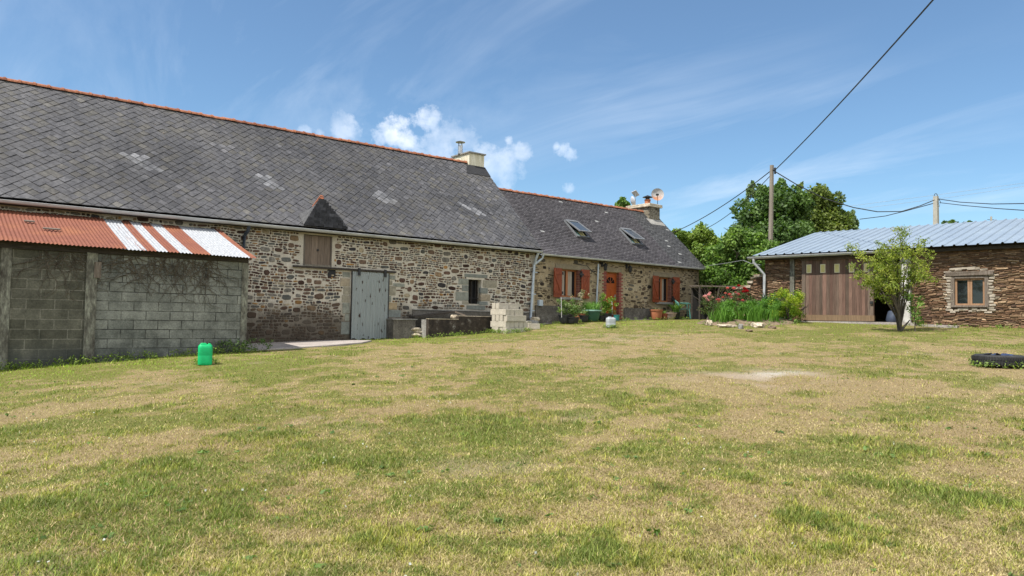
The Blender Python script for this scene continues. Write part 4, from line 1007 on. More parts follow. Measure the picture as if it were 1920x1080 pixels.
def schist(mb, x0, x1, z0, ztop, holes=(), lime=None, y=0.05):
    z=z0
    while z<z0+6:
        rh=random.choice((.028,.034,.04,.045,.05,.06,.075)); x=x0-random.random()*.2
        done=True
        while x<x1:
            l=random.uniform(.07,.34)*(1 if rh<.08 else .75); a,e=max(x,x0),min(x+l,x1)
            x+=l
            if e-a<.05: continue
            zt=ztop((a+e)/2)
            if z+rh*.5>zt: continue
            done=False
            segs=[(a,e)]
            for h in holes:
                if z+rh>h[2] and z<h[3]:
                    ns=[]
                    for (p,q) in segs:
                        if q<=h[0] or p>=h[1]: ns.append((p,q)); continue
                        if h[0]-p>.05: ns.append((p,h[0]))
                        if q-h[1]>.05: ns.append((h[1],q))
                    segs=ns
            for (p,q) in segs:
                w=random.gauss(0,1); f=random.random()
                base=(.155,.09,.052) if f<.42 else (.22,.14,.082) if f<.74 else (.11,.066,.044) if f<.88 else (.30,.21,.13)
                k=1+.16*w; col=tuple(max(.02,c*k) for c in base)
                if lime and lime((p+q)/2,z): col=tuple(.45*c+.55*t for c,t in zip(col,(.5,.44,.34)))
                pr=random.uniform(.0,.034); zz=z+random.uniform(-.012,.012); r2=rh*random.uniform(.82,1.08); g=.006; tl=random.uniform(-.028,.028)*(1 if q-p>.12 else .5)
                ins=min(.016,r2*.25); 
                bk=[(p+g,y+.01,zz+g),(q-g,y+.01,zz+g+tl),(q-g,y+.01,zz+r2-g*.5+tl),(p+g,y+.01,zz+r2-g*.5)]
                md=[(v[0],y-pr*.6-.006,v[2]) for v in bk]
                j=lambda: random.uniform(-.011,.011)
                fr=[(p+g+ins+j(),y-pr-.012+j()*.6,zz+g+ins+j()),(q-g-ins+j(),y-pr-.012+j()*.6,zz+g+ins+tl+j()),(q-g-ins*.7+j(),y-pr-.010+j()*.6,zz+r2-ins+tl+j()*.7),(p+g+ins*.7+j(),y-pr-.010+j()*.6,zz+r2-ins+j()*.7)]
                fs=[(8,9,10,11)]
                for i in range(4): fs+=[(i,(i+1)%4,4+(i+1)%4,4+i),(4+i,4+(i+1)%4,8+(i+1)%4,8+i)]
                al=bk+md+fr; xs_=np.array([v[0] for v in al]); zs_=np.array([v[2] for v in al])
                wz=(fbm(xs_*1.3+7,zs_*1.8,55,3)-.5)*.26
                for h in holes: wz*=np.clip(np.maximum(np.maximum(h[0]-xs_,xs_-h[1]),np.maximum(h[2]-zs_,zs_-h[3]))/.5,0,1)
                wz*=np.clip((4.12-zs_)/.3,0,1)
                mb.add([(v[0],v[1],v[2]+w_) for v,w_ in zip(al,wz)],fs,col)
        z+=rh
        if done and z>z0+2: break
mb=MB(); schist(mb,BL,0.02,1.45,lambda x:4.08)
limef=lambda x,z: (WINB[0]-.22<x<WINB[1]+.22 and WINB[2]-.2<z<WINB[3]+.15) and random.random()<.4
schist(mb,3.60,BR,1.3,lambda x:4.10,holes=[WINB],lime=limef)
merge(bw,bB(mb,'stone_facing',M_SCHIST,bw))
# lime pointing round the window
mb=MB(); a,e,z0,z1=WINB
for k in range(44):
    t=k/44; 
    if t<.3: x=a-.02-random.random()*.10; z=z0-.1+(z1-z0+.2)*t/.3
    elif t<.6: x=e+.02+random.random()*.10; z=z0-.1+(z1-z0+.2)*(t-.3)/.3
    elif t<.85: x=a-.15+(e-a+.3)*(t-.6)/.25; z=z0-.06-random.random()*.13
    else: x=a-.05+(e-a+.1)*(t-.85)/.15; z=z1+.14+random.random()*.06
    w=random.uniform(.05,.11); h=random.uniform(.018,.04); mb.box((x-w,.0,z-h),(x+w,.04,z+h),jit=.012)
bB(mb,'lime_pointing',m_noise('lime',[(.3,(.26,.22,.17)),(.7,(.42,.37,.30))],9,rough=1,bmp=.5),bw)
# window
mb=MB(); f=.06
mb.box((a-.01,-.0,z0),(a+.10,.14,z1-.02),jit=.006); mb.box((e-.10,-.0,z0),(e+.01,.14,z1-.02),jit=.006); mb.box((a+.10,.0,z1-.13),(e-.10,.14,z1-.06),jit=.004); mb.box((a+.0,-.03,z0-.01),(e,.14,z0+.05),jit=.004)
wb=bB(mb,'window',M_GREYWOOD)
mb=MB(); mb.box((a-.17,-.035,z1-.06),(e+.16,.15,z1+.09),jit=.02); bB(mb,'lintel_beam',M_GREYWOOD,wb,bev=.012)
mb=MB(); u0,u1,v0,v1=a+.10,e-.10,z0+.05,z1-.13; m_=(u0+u1)/2
for (p,q) in ((u0,m_-.004),(m_+.004,u1)):
    mb.box((p,.06,v0),(p+f,.11,v1)); mb.box((q-f,.06,v0),(q,.11,v1)); mb.box((p+f,.062,v0),(q-f,.108,v0+f)); mb.box((p+f,.062,v1-f),(q-f,.108,v1))
bB(mb,'sash_frame',M_FRAMEB,wb)
for (p,q) in ((u0+f,m_-f),(m_+f,u1-f)):
    mb=MB(); mb.box((p,.085,v0+f),(q,.092,v1-f)); bB(mb,'pane',M_GLASS,wb)
# roof: mono-pitch ribbed sheets
mb=MB(); x0,x1,y0,y1,rz0,rz1=-1.80,BR+.3,-.36,5.6,4.165,5.62; pitch=.325; vs=[]; x=x0
prof=[]
while x<x1:
    prof+=[(x,0),(x+pitch-.09,0),(x+pitch-.065,.042),(x+pitch-.025,.042)]; x+=pitch
prof.append((min(x,x1+pitch),0))
rows=[0,.33,.66,1]
for (xx,h) in prof:
    for t in rows: vs.append((xx,y0+(y1-y0)*t,rz0+(rz1-rz0)*t+h))
nr=len(rows); fs=[]
for i in range(len(prof)-1):
    for r_ in range(nr-1): fs.append((i*nr+r_,(i+1)*nr+r_,(i+1)*nr+r_+1,i*nr+r_+1))
mb.add(vs,fs); br=bB(mb,'roof',M_GALV)
mb=MB()
for yy in (.0,1.6,3.2,4.8): mb=MB(); mb.box((BL-.2,yy,rz0+(rz1-rz0)*(yy-y0)/(y1-y0)-.11),(BR,yy+.07,rz0+(rz1-rz0)*(yy-y0)/(y1-y0)-.012)); bB(mb,'purlin',M_DARKWOOD,br)
mb=MB(); mb.box((-1.7,-.30,3.98),(3.6,-.27,4.13)); bB(mb,'fascia',M_DARKWOOD); mb=MB(); mb.box((3.6,-.12,4.02),(BR,-.09,4.12)); bB(mb,'fascia',M_DARKWOOD)
mb=MB(); half_gutter(mb,-1.95,2.98,-.40,4.10,.075); gt=bB(mb,'gutter',M_ZINC,smooth=True)
mb=MB(); p=hitB(1433,520,-.10)
mb.tube([(-1.72,-.40,4.04),(-1.72,-.39,3.9),(p.x,-.10,3.45),(p.x,-.10,2.15)],.055,10); bB(mb,'downpipe',M_ZINC,smooth=True)
# sliding plank door and open doorway
mb=MB(); x=0; D0,D1,Z0,Z1=0.0,2.49,1.90,3.98
while x<D1-.02:
    w=random.uniform(.085,.14); e=min(x+w,D1)
    if D1-e<.05: e=D1
    g=random.gauss(1,.22); rr=random.uniform(.9,1.15); mb.box((x+.002,-.075+random.uniform(-.004,.004),Z0),(e-.002,-.045,Z1),(.125*g*rr,.083*g,.062*g)); x=e
sd=bB(mb,'sliding_door',M_BARNDOOR)
mb=MB(); mb.box((-.02,-.11,1.73),(D1+.01,-.03,1.93),(.185,.125,.075),jit=.008); bB(mb,'bottom_rail',M_BARNDOOR,sd)
mb=MB(); mb.box((-.02,-.14,3.92),(3.62,-.035,4.14),(.10,.075,.06),jit=.006); bB(mb,'head_rail',M_BARNDOOR,sd)
mb=MB(); mb.box((D1-.20,-.094,1.93),(D1-.02,-.077,3.92),(.15,.11,.085)); bB(mb,'stile',M_BARNDOOR,sd); mb=MB(); mb.box((-.0,-.094,1.93),(.13,-.077,3.92),(.14,.105,.08)); bB(mb,'stile',M_BARNDOOR,sd)
mb=MB(); p=hitB(1634,567,-.1); mb.box((p.x-.04,-.14,p.z-.05),(p.x+.05,-.095,p.z+.04)); bB(mb,'handle',M_IRON,sd)
for cx,cy in ((1517,504),(1543,503.5),(1569.5,503),(1597,502.5),(1625,502)):
    p=hitB(cx,cy,-.08); mb=MB(); w,h=.088,.155
    mb.box((p.x-w+.015,-.088,p.z-h+.015),(p.x+w-.015,-.080,p.z+h-.015)); pn=bB(mb,'yellow_pane',M_YELLOW,sd)
    mb=MB()
    for q in ((p.x-w,-.1,p.z-h,p.x-w+.02,p.z+h),(p.x+w-.02,-.1,p.z-h,p.x+w,p.z+h),(p.x-w+.02,-.099,p.z-h,p.x+w-.02,p.z-h+.02),(p.x-w+.02,-.099,p.z+h-.02,p.x+w-.02,p.z+h)): mb.box((q[0],q[1],q[2]),(q[3],-.077,q[4]))
    bB(mb,'pane_trim',M_CREAMFR,pn)
mb=MB(); mb.box((-.46,-.06,2.2),(-.30,.04,4.08),jit=.012); bB(mb,'post',M_POST,bev=.012)
mb=MB(); mb.box((3.33,-.12,1.66),(3.62,.30,3.98),jit=.015); bB(mb,'post',M_WPOST,bev=.015)
mb=MB(); mb.box((-.1,-.22,1.35),(3.8,.6,1.705),jit=.01); bB(mb,'threshold',M_SLAB)
# sack seen inside the doorway
p=LB@Vector((2.85,.85,1.70)); t=thing('plastic_sack','bluish plastic sack slumped inside the dark outbuilding doorway','sack',p)
mb=MB(); mb.lathe([(.26,0),(.31,.08),(.30,.22),(.24,.38),(.10,.46),(.06,.50)],p,14,sx=1.1,sy=.8)
mb.v=[(v[0]+random.uniform(-.02,.02),v[1]+random.uniform(-.02,.02),v[2]+random.uniform(-.015,.015)*(v[2]>p.z+.02)) for v in mb.v]
mb.build('body',m_plain('bluish_sack',(.05,.065,.10),.5),t,smooth=True); mb=MB(); mb.lathe([(.065,.47),(.075,.50),(.065,.53)],p,10); mb.build('tie',M_WHITEPL,t)
# stub of broken wall continuing to the left
ruin=thing('broken_stone_wall','broken drystone wall sloping down left of the outbuilding','wall',LB@Vector((-2.4,.3,1.7)),ROTB)
top=lambda x: 3.62+(x-BL)*.66+.10*math.sin(x*9)
mb=MB(); vs=[(-3.4,.15,1.2),(BL,.15,1.2),(BL,.15,3.5),(-3.4,.15,2.2)]; mb.prism(vs,(0,.45,0)); wl=mb.xf(LB).build('core',M_MORT,ruin)
mb=MB(); schist(mb,-3.4,BL-.01,1.4,top,y=.14); merge(wl,mb.xf(LB).build('stones',M_SCHIST,ruin))
mb=MB()
for k in range(14):
    x=-3.3+k*.135; z=top(x)-.03; mb.box((x-.12,.08,z-.04),(x+.12,.55,z+.03),(.30,.25,.19),jit=.03)
mb.xf(LB).build('cap_stones',M_SCHIST,ruin)
# white basin under the downpipe
p=hitB(1436,553,-.25); P=LB@Vector((p.x+.05,-.25,0)); bz=2.22
t=thing('water_basin','white basin on a block under the outbuilding downpipe','basin',(P.x,P.y,gz(P.x,P.y)))
mb=MB(); mb.lathe([(.26,bz),(.33,bz+.16),(.36,bz+.19),(.33,bz+.19),(.24,bz+.03),(0,bz+.02)],(P.x,P.y,0),20,sy=.8); mb.build('bowl',M_WHITEPL,t,smooth=True)
mb=MB(); mb.box((P.x-.2,P.y-.2,gz(P.x,P.y)-.05),(P.x+.2,P.y+.2,bz)); mb.build('stand',M_CONC,t)
# flat-roofed shelter behind the roses
c=at(1351,538,30.6); rt=Vector((RT.x,RT.y,0)); bk=Vector((FW.x,FW.y,0))
zg=1.75; zt=c.z; A0=c-rt*.85; A1=c+rt*.75; 
sh=thing('low_shelter','low dark open shelter with a flat board roof behind the roses','shelter',(c.x,c.y,zg))
mb=MB(); mb.prism([A0-rt*.1,A1+rt*.1,A1+rt*.1+bk*1.4+Vector((0,0,.06)),A0-rt*.1+bk*1.4+Vector((0,0,.06))],(0,0,.05)); mb.build('roof',M_GREYWOOD,sh)
for q in (A0,A1,A0+bk*1.3,A1+bk*1.3):
    mb=MB(); mb.box((q.x-.04,q.y-.04,zg-.2),(q.x+.04,q.y+.04,zt+.0)); mb.build('post',M_DARKWOOD,sh)
mb=MB(); B0,B1=A0+bk*1.25,A1+bk*1.25; mb.prism([(B0.x,B0.y,zg-.2),(B1.x,B1.y,zg-.2),(B1.x,B1.y,zt),(B0.x,B0.y,zt)],bk*.04); 
mb.build('back_boarding',M_DARKIN,sh)
for (P0,P1,dd_) in ((A1,B1,-.03),):
    mb=MB(); mb.prism([(P0.x,P0.y,zg-.2),(P1.x,P1.y,zg-.2),(P1.x,P1.y,zt),(P0.x,P0.y,zt)],rt*dd_); mb.build('side_boarding',M_DARKIN,sh)

# ------------------------------------------------------------------ slab and paving
def slabpoly(name,pts,mat,t=.05,up=.02):
    mb=MB(); top=[Vector((p.x,p.y,gz(p.x,p.y)+up)) for p in pts]; bot=[p-Vector((0,0,t+.1)) for p in top]; n=len(pts)
    mb.add(top+bot,[tuple(range(n))]+[(i,i+n,(i+1)%n+n,(i+1)%n) for i in range(n)]); o=mb.build(name,mat); o['kind']='structure'; return o
slabpoly('concrete_slab',[Vector((6.2,17.98,0)),Vector((8.2,17.92,0)),Vector((9.7,18.6,0)),Vector((10.5,19.5,0)),Vector((9.6,20.49,0)),Vector((6.2,20.49,0))],M_SLAB,.06,.035)
slabpoly('paved_strip',[Vector((17.9,20.22,0)),Vector((22.6,20.18,0)),Vector((27.6,20.12,0)),Vector((27.6,20.50,0)),Vector((22.6,20.50,0)),Vector((17.9,20.50,0))],M_SLAB,.06,.03)
slabpoly('stone_step',[LB@Vector((3.9,-.32,0)),LB@Vector((5.05,-.38,0)),LB@Vector((5.05,-.08,0)),LB@Vector((3.9,-.05,0))],M_SLAB,.06,.05)
# ------------------------------------------------------------------ low concrete walls by the barn
p=onY(731,610,20.2); q=onY(773,610,20.2); zt=onY(740,597.5,20.2).z
t=thing('low_concrete_wall','plain grey low concrete wall just right of the sliding door','wall',((p.x+q.x)/2,20.3,gz(12,20.3)))
mb=MB(); mb.box((p.x,20.0,.6),(q.x,YA-.002,zt-.03),jit=.008); mb.build('wall',M_DCONC,t); mb=MB(); mb.box((p.x-.02,19.97,zt-.029),(q.x+.05,YA-.004,zt),jit=.006); mb.build('coping',M_CONC,t)
TYF=19.55; p=onY(804,612,TYF); q=onY(921,612,TYF); zl=onY(850,599,TYF).z; zr=onY(890,593.5,TYF).z; ms=onY(860,600,TYF).x
t=thing('mossy_trough','dark mossy concrete trough with a pale end beside the block pile','trough',((p.x+q.x)/2,19.9,gz(14.5,19.6)))
mb=MB(); mb.box((p.x,TYF,.6),(ms,TYF+.16,zl),jit=.008); mb.box((ms,TYF+.002,.6),(q.x+.2,TYF+.16,zr),jit=.008); mb.build('front_wall',M_MOSS,t)
mb=MB(); mb.box((p.x-.004,TYF+.165,.6),(p.x+.16,20.0,zl-.01),jit=.006); mb.build('end_wall',M_CONC,t)
mb=MB(); mb.box((p.x-.01,TYF-.008,zl+.001),(ms-.003,TYF+.165,zl+.018),jit=.004); mb.box((ms,TYF-.006,zr+.001),(q.x+.2,TYF+.165,zr+.016),jit=.004); mb.build('rim',M_ROCK,t)
mb=MB(); mb.box((p.x-.30,TYF-.05,.55),(p.x-.012,TYF+.22,gz(p.x,TYF)+.05),jit=.02); 
def boardthing(a,b_,w,th,label,mat):
    a,b_=Vector(a),Vector(b_); d=(b_-a).normalized(); s=d.cross(Vector((0,0,1))).normalized(); n=s.cross(d)
    mb=MB(); P=[a-s*w/2,a+s*w/2,b_+s*w/2,b_-s*w/2]; c=(a+b_)/2; mb.prism([p-c for p in P],n*th); o=mb.build('plank',mat); o.location=c; return tag(o,label,'plank')
l1=onY(772,596,20.2); r1=onY(852,585.5,20.1); boardthing(l1,r1,.40,.05,'long dark plank slanting up across the top of the trough',M_DARKWOOD)
l2=onY(853,586,19.95); r2=onY(872,593,19.75); boardthing(l2,r2,.16,.05,'short pale plank sloping down to the trough rim',M_GREYWOOD)
p=onY(851,594,19.85); t=thing('round_stone','rounded tan stone sitting on the trough wall','stone',p); 
def rock(c,rx,ry,rz,n=12,rough=.18,seed=0):
    rg=random.Random(seed); mb=MB(); rings=7; vs=[]; fs=[]; ph=[rg.uniform(0,6) for _ in range(6)]
    for i in range(rings):
        th=math.pi*(i+.5)/rings
        for k in range(n):
            a=2*math.pi*k/n; q=1+rough*(math.sin(3*a+ph[0]+i)+.7*math.sin(2*a+ph[1]-i*.8)+.5*rg.uniform(-1,1))*.6
            cl=max(-.8,min(.75,math.cos(th)))
            vs.append((c[0]+rx*q*math.sin(th)**.6*math.cos(a),c[1]+ry*q*math.sin(th)**.6*math.sin(a),c[2]+rz*cl*(1+.15*rg.uniform(-1,1))))
    for i in range(rings-1):
        for k in range(n): fs.append((i*n+k,i*n+(k+1)%n,(i+1)*n+(k+1)%n,(i+1)*n+k))
    fs+=[tuple(range(n)),tuple(range((rings-1)*n,rings*n))]; mb.add(vs,fs); return mb
bpy.data.objects.remove(t); o=rock((0,0,.06),.12,.10,.09,seed=3).build('round_stone',M_ROCK,smooth=True); o.location=(p.x,p.y,zl+.02); tag(o,'rounded tan stone sitting on the trough wall','stone')
for k,(px,py,r) in enumerate(((779,617,.13),(783,622,.12),(780,628,.15))):
    o=rock((0,0,.03),r*1.5,r,r*.45,seed=20+k).build('loose_stone',M_ROCK,smooth=True); P_=onY(px,py,20.05); o.location=(P_.x,P_.y,max(P_.z-.03,gz(P_.x,P_.y)-.01)); tag(o,('flat grey stone on top of the little heap left of the trough','middle stone of the little heap left of the trough','biggest stone at the foot of the heap left of the trough')[k],'stone')

# ------------------------------------------------------------------ pile of hollow concrete blocks
def block_proto():
    mb=MB(); L,w,h=.41,.18,.197
    mb.box((-L/2,-w/2,.02),(L/2,-w/2+.035,h)); mb.box((-L/2,w/2-.035,.02),(L/2,w/2,h)); 
    for x in (-L/2,-.08,.045,L/2-.035): mb.box((x,-w/2+.035,.02),(x+.035,w/2-.035,h-.002))
    mb.box((-L/2+.002,-w/2+.002,.0),(L/2-.002,w/2-.002,.02)); return mb
C0=G(950,626); 
bx0,by0=C0.x,C0.y+.02; zb=gz(bx0+.4,by0+.4)-.04
proto=thing('concrete_block','','concrete block',(0,0,0),0,'hollow concrete blocks stacked by the barn')
block_proto().build('body',M_BLOCK,proto,bev=.006)
first=True
course=('bottom course','second course','third course','fourth course','top course')
placed=[]
for lv in range(5):
    if lv%2==0: cells=[(ix,iy,0) for ix in range(2) for iy in range(4)]
    else: cells=[(ix,iy,1) for ix in range(5) for iy in range(2) if ix<5]
    for (ix,iy,rot) in cells:
        if rot==0: cx,cy=.22+ix*.42,.10+iy*.205
        else: cx,cy=.10+ix*.185,.25+iy*.42-.0*(iy==1)
        if lv==3 and (cx>.75 and cy<.5): continue
        if lv==4 and cy<.35: continue
        if lv in (1,2,3) and .25<cx<.8 and .25<cy<.5 and lv!=3: continue
        end = 'at the near corner' if (cx<.3 and cy<.3) else 'on its sunlit left end' if cx<.3 else 'on its shaded long side' if cy<.3 else 'at the back right' if cx>.7 else 'in its middle'
        n_=('nearest','second','third','rearmost')[min(iy,3)] if rot==0 else ('leftmost','second from left','middle','second from right','rightmost')[ix]+(' front' if iy==0 else ' rear')
        placed.append((bx0+cx+random.uniform(-.012,.012),by0+cy+random.uniform(-.012,.012),zb+lv*.2,(0 if rot==0 else math.pi/2)+random.gauss(0,.012),f'pale hollow concrete block, {n_} of the {course[lv]} of the stacked pile'))
for i,(x,y,z,r_,lab) in enumerate(placed):
    if i==0: proto.location=(x,y,z); proto.rotation_euler=(0,0,r_); proto['label']=lab
    else: copy_tree(proto,(x,y,z),r_,lab)
for px,py,r_,lab,dz in ((989,605,.5,'loose pale block tipped upright between the pile and the drainpipe',.0),(1000,616,-.35,'loose concrete block on the grass below the drainpipe',0)):
    P_=G(px,py+2) if py>610 else onY(px,py,20.1); c=copy_tree(proto,(P_.x,P_.y,gz(P_.x,P_.y)+dz),r_,lab); c['group']='loose concrete blocks'
P_=onY(1003,596,20.25); o=rock((0,0,0),.2,.14,.10,seed=8).build('loose_stone',M_ROCK,smooth=True); o.location=(P_.x,P_.y,gz(P_.x,P_.y)+.22); tag(o,'orange brown stone resting behind the loose blocks','stone')
o=rock((0,0,0),.3,.2,.16,seed=9).build('loose_stone',M_CONC,smooth=True); o.location=(P_.x-.1,P_.y,gz(P_.x,P_.y)+.06); tag(o,'grey rubble lump under the brown stone near the drainpipe','stone')

# ------------------------------------------------------------------ jerrycans
def jerry(P_,w,d,h,mat,label,rz,name='jerrycan'):
    t=thing(name,label,'jerrycan',P_,rz); M=Matrix.Translation(P_)@Matrix.Rotation(rz,4,'Z')
    def ring(sx,sy,z,n=24,e=.42): return [M@Vector((sx*math.copysign(abs(math.cos(a))**e,math.cos(a)),sy*math.copysign(abs(math.sin(a))**e,math.sin(a)),z)) for a in [2*math.pi*(k+.5)/n for k in range(n)]]
    prof=[(.86,.0),(.97,.03),(1,.10),(1,.42),(.985,.45),(1,.48),(1,.80),(.97,.88),(.86,.94),(.62,.955)]
    mb=MB(); vs=[]; n=24
    for s,z in prof: vs+=ring(w/2*s,d/2*s,h*z)
    fs=[(i*n+k,i*n+(k+1)%n,(i+1)*n+(k+1)%n,(i+1)*n+k) for i in range(len(prof)-1) for k in range(n)]+[tuple(range(n))[::-1],tuple(range((len(prof)-1)*n,len(prof)*n))]
    mb.add(vs,fs); mb.build('body',mat,t,smooth=True)
    mb=MB(); mb.tube([M@Vector((-w*.34,0,h*.93)),M@Vector((-w*.30,0,h*.995)),M@Vector((w*.02,0,h*.995)),M@Vector((w*.07,0,h*.94))],w*.055,10); mb.build('handle',mat,t,smooth=True)
    mb=MB(); mb.lathe([(w*.10,h*.945),(w*.10,h*1.0),(w*.085,h*1.01),(0,h*1.01)],(0,0,0),16,M=M@Matrix.Translation((w*.27,0,0))); mb.build('screw_cap',mat,t,smooth=True); return t
P_=G(384,684.5); jerry(P_,.27,.25,.43,M_GREEN,'bright green plastic jerrycan standing on the grass before the shed',R(-15))
P_=G(1145,615); jerry(P_,.30,.26,.36,M_WHITEPL,'pale grey jerrycan standing on the grass before the orange door',R(-25))

# ------------------------------------------------------------------ tyre lying flat
P_=G(1873,688); t=thing('old_tyre','worn black tyre lying flat on the lawn at the right','tyre',P_)
Ro,Ri,h=.405,.235,.20
mb=MB(); mb.lathe([(Ri,.035),(Ri+.03,.012),(Ro-.05,.0),(Ro-.012,.02),(Ro,.045),(Ro,h-.045),(Ro-.012,h-.02),(Ro-.05,h),(Ri+.03,h-.012),(Ri,h-.035),(Ri+.012,h-.06),(Ri+.05,.1),(Ri+.012,.06),(Ri,.035)],P_,56); mb.build('carcass',M_RUBBER,t,smooth=True)
mb=MB()
for k in range(60):
    for (z0,z1,sft) in ((.028,.085,0),(.115,.172,.5)):
        a=2*math.pi*(k+sft)/60; M=Matrix.Translation(P_)@Matrix.Rotation(a,4,'Z'); mb.box((Ro-.004,-.013,z0),(Ro+.010,.013,z1),M=M)
mb.build('tread',M_RUBBER,t)
mb=MB(); mb.lathe([(Ri+.04,.05),(0,.06)],P_,24); mb.build('trapped_earth',M_SOIL,t)
P2=P_+Vector((.02,.02,.17)); mb=MB()
for k in range(7):
    a=k*.9; mb.prism([P2+Vector((.22*math.cos(a)+random.uniform(-.05,.05),.22*math.sin(a),0)),P2+Vector((.10*math.cos(a+.4),.1*math.sin(a+.4),.05)),P2+Vector((.24*math.cos(a+.6),.24*math.sin(a+.6),.03))],(0,0,.008))
o=mb.build('plastic_scrap',m_plain('dark_blue_sheeting',(.03,.04,.08),.35)); tag(o,'crumpled dark blue plastic sheeting lying in the tyre','plastic sheet')

# ------------------------------------------------------------------ plants
def blade_clump(n, r, h, w=.03, lean=.35, c0=(.05,.13,.02), c1=(.13,.25,.05), base=(0,0,0), ry=None, segs=3):
    ry=ry or r; V=[]; C=[]
    for i in range(n):
        a=random.uniform(0,2*math.pi); q=math.sqrt(random.random()); x,y=q*r*math.cos(a)+base[0],q*ry*math.sin(a)+base[1]
        H=h*random.uniform(.6,1.1); b_=random.uniform(0,2*math.pi); dx,dy=math.cos(b_),math.sin(b_); l=lean*random.uniform(.2,1.2)*H; f=random.uniform(0,math.pi); sx,sy=math.cos(f)*w/2,math.sin(f)*w/2
        z0=base[2]
        k=random.random(); col=[a_*(1-k)+b2*k for a_,b2 in zip(c0,c1)]
        for s in range(segs):
            t0,t1=s/segs,(s+1)/segs; w0,w1=(1-t0**2),(1-t1**2)*1.0+.02
            p0=(x+dx*l*t0**2,y+dy*l*t0**2,z0+H*(t0-.15*lean*t0**3)); p1=(x+dx*l*t1**2,y+dy*l*t1**2,z0+H*(t1-.15*lean*t1**3))
            V+=[(p0[0]-sx*w0,p0[1]-sy*w0,p0[2]),(p0[0]+sx*w0,p0[1]+sy*w0,p0[2]),(p1[0]+sx*w1,p1[1]+sy*w1,p1[2]),(p1[0]-sx*w1,p1[1]-sy*w1,p1[2])]; C.append(col)
    return np.array(V),np.array(C)
def foliage(centers, radii, n, size, pal, up=.4, flat=1.0, droop=0, shell=.55, aspect=.6):
    """leaves in several blobs; pal list of rgb"""
    P=[];O=[];K=[]
    vol=np.array([r**2 for r in radii]); cnt=np.maximum((n*vol/vol.sum()).astype(int),3)
    for bi,((cx,cy,cz),r,k) in enumerate(zip(centers,radii,cnt)):
        d=RNG.normal(size=(k,3)); d/=np.linalg.norm(d,axis=1)[:,None]
        rad=r*(shell+(1-shell)*RNG.random(k)**.7)*RNG.uniform(.85,1.12,k)
        q=d*rad[:,None]; q[:,2]*=flat; q[:,2]-=droop*np.abs(RNG.normal(0,.5,k))*r
        P.append(q+np.array([cx,cy,cz])); O.append(d); K.append(np.full(k,bi))
    P=np.concatenate(P);O=np.concatenate(O);K=np.concatenate(K)
    V=leaf_quads(P,size,up,O,aspect,droop)
    pal=np.array(pal); bl=RNG.random(len(centers)); 
    t=np.clip(bl[K]*.55+RNG.random(len(P))*.6-.08,0,.999)*(len(pal)-1); i=np.floor(t).astype(int); f=(t-i)[:,None]
    C=(pal[i]*(1-f)+pal[np.minimum(i+1,len(pal)-1)]*f)*RNG.uniform(.8,1.2,(len(P),1))
    return V,C
def branch_tree(mb, base, h, r0, n=7, spread=.5, up=.75, sub=3, tips=None):
    base=Vector(base); tips=[] if tips is None else tips
    top=base+Vector((random.uniform(-.08,.08)*h,random.uniform(-.08,.08)*h,h)); tr=[base.lerp(top,t)+Vector((random.gauss(0,.012*h),random.gauss(0,.012*h),0))*(t>0) for t in [i/6 for i in range(7)]]
    mb.tube(tr,[r0*(1.25 if i==0 else 1-.13*i) for i in range(7)],8); tips.append(tr[-1])
    for k in range(n):
        t=random.uniform(.3,.95); s=tr[int(t*6)]; a=2*math.pi*k/n+random.uniform(-.4,.4); L=h*spread*random.uniform(.6,1.1)*(1.15-t*.5)
        pts=[s]; 
        for i in range(4):
            pts.append(pts[-1]+Vector((math.cos(a)*L/4,math.sin(a)*L/4,L/4*up*random.uniform(.5,1.4)))+Vector((random.gauss(0,.03*L),random.gauss(0,.03*L),0)))
        mb.tube(pts,[r0*.5*(1-.2*i) for i in range(5)],5); tips.append(pts[-1]); tips.append(pts[3])
        for j in range(sub):
            q=pts[random.randint(2,4)]; b_=a+random.uniform(-1.2,1.2); e=q+Vector((math.cos(b_)*L*.35,math.sin(b_)*L*.35,L*.25)); mb.tube([q,(q+e)/2+Vector((0,0,.02*L)),e],[r0*.2,r0*.14,r0*.07],4); tips.append(e)
    return tips
DKG=[(.04,.075,.018),(.072,.13,.032),(.115,.185,.048),(.18,.26,.085)]
MDG=[(.05,.105,.018),(.10,.185,.032),(.16,.255,.048),(.24,.33,.09)]
LTG=[(.075,.125,.020),(.135,.21,.034),(.20,.28,.05),(.28,.35,.09)]
OLV=[(.055,.085,.016),(.105,.145,.026),(.155,.20,.04),(.22,.255,.07)]
GRY=[(.09,.14,.05),(.14,.20,.08),(.20,.26,.12),(.26,.32,.17)]
def tree(label, depth, crown, pal, n, size, trunk=(.18,), group='trees beyond the buildings', name='broadleaf_tree', droop=0, shell=.5, up=.4, inner=True):
    """crown: list of (px,py,r_px) blobs of the outline seen from the yard"""
    sc=depth/FPX; cs=[];rs=[]
    for px,py,r in crown:
        c=at(px,py,depth); R_=r*sc
        c=c+FW*random.uniform(-.35,.35)*R_*2
        cs.append(tuple(c)); rs.append(R_*.88)
        k=max(4,int(5+R_*7)) if inner else 1
        for j in range(k):
            d=Vector((random.gauss(0,1),random.gauss(0,1),random.gauss(0,1))).normalized()*R_*random.uniform(.2,1.0)
            cs.append(tuple(c+d)); rs.append(R_*random.uniform(.22,.5))
    mx=sum(c[0] for c in cs)/len(cs); my=sum(c[1] for c in cs)/len(cs); zg=gz(mx,my); zm=max(c[2] for c in cs)
    t=thing(name,label,'tree',(mx,my,zg),0,group)
    mb=MB(); h=(zm-zg)*.78; branch_tree(mb,(mx,my,zg-.1),h,trunk[0],9,.30,.8,2); mb.build('trunk',M_BARK,t,smooth=True)
    V,C=foliage(cs,rs,n,size,pal,up,1.0,droop,shell); np_mesh('crown',V,4,M_LEAF,C,t); return t
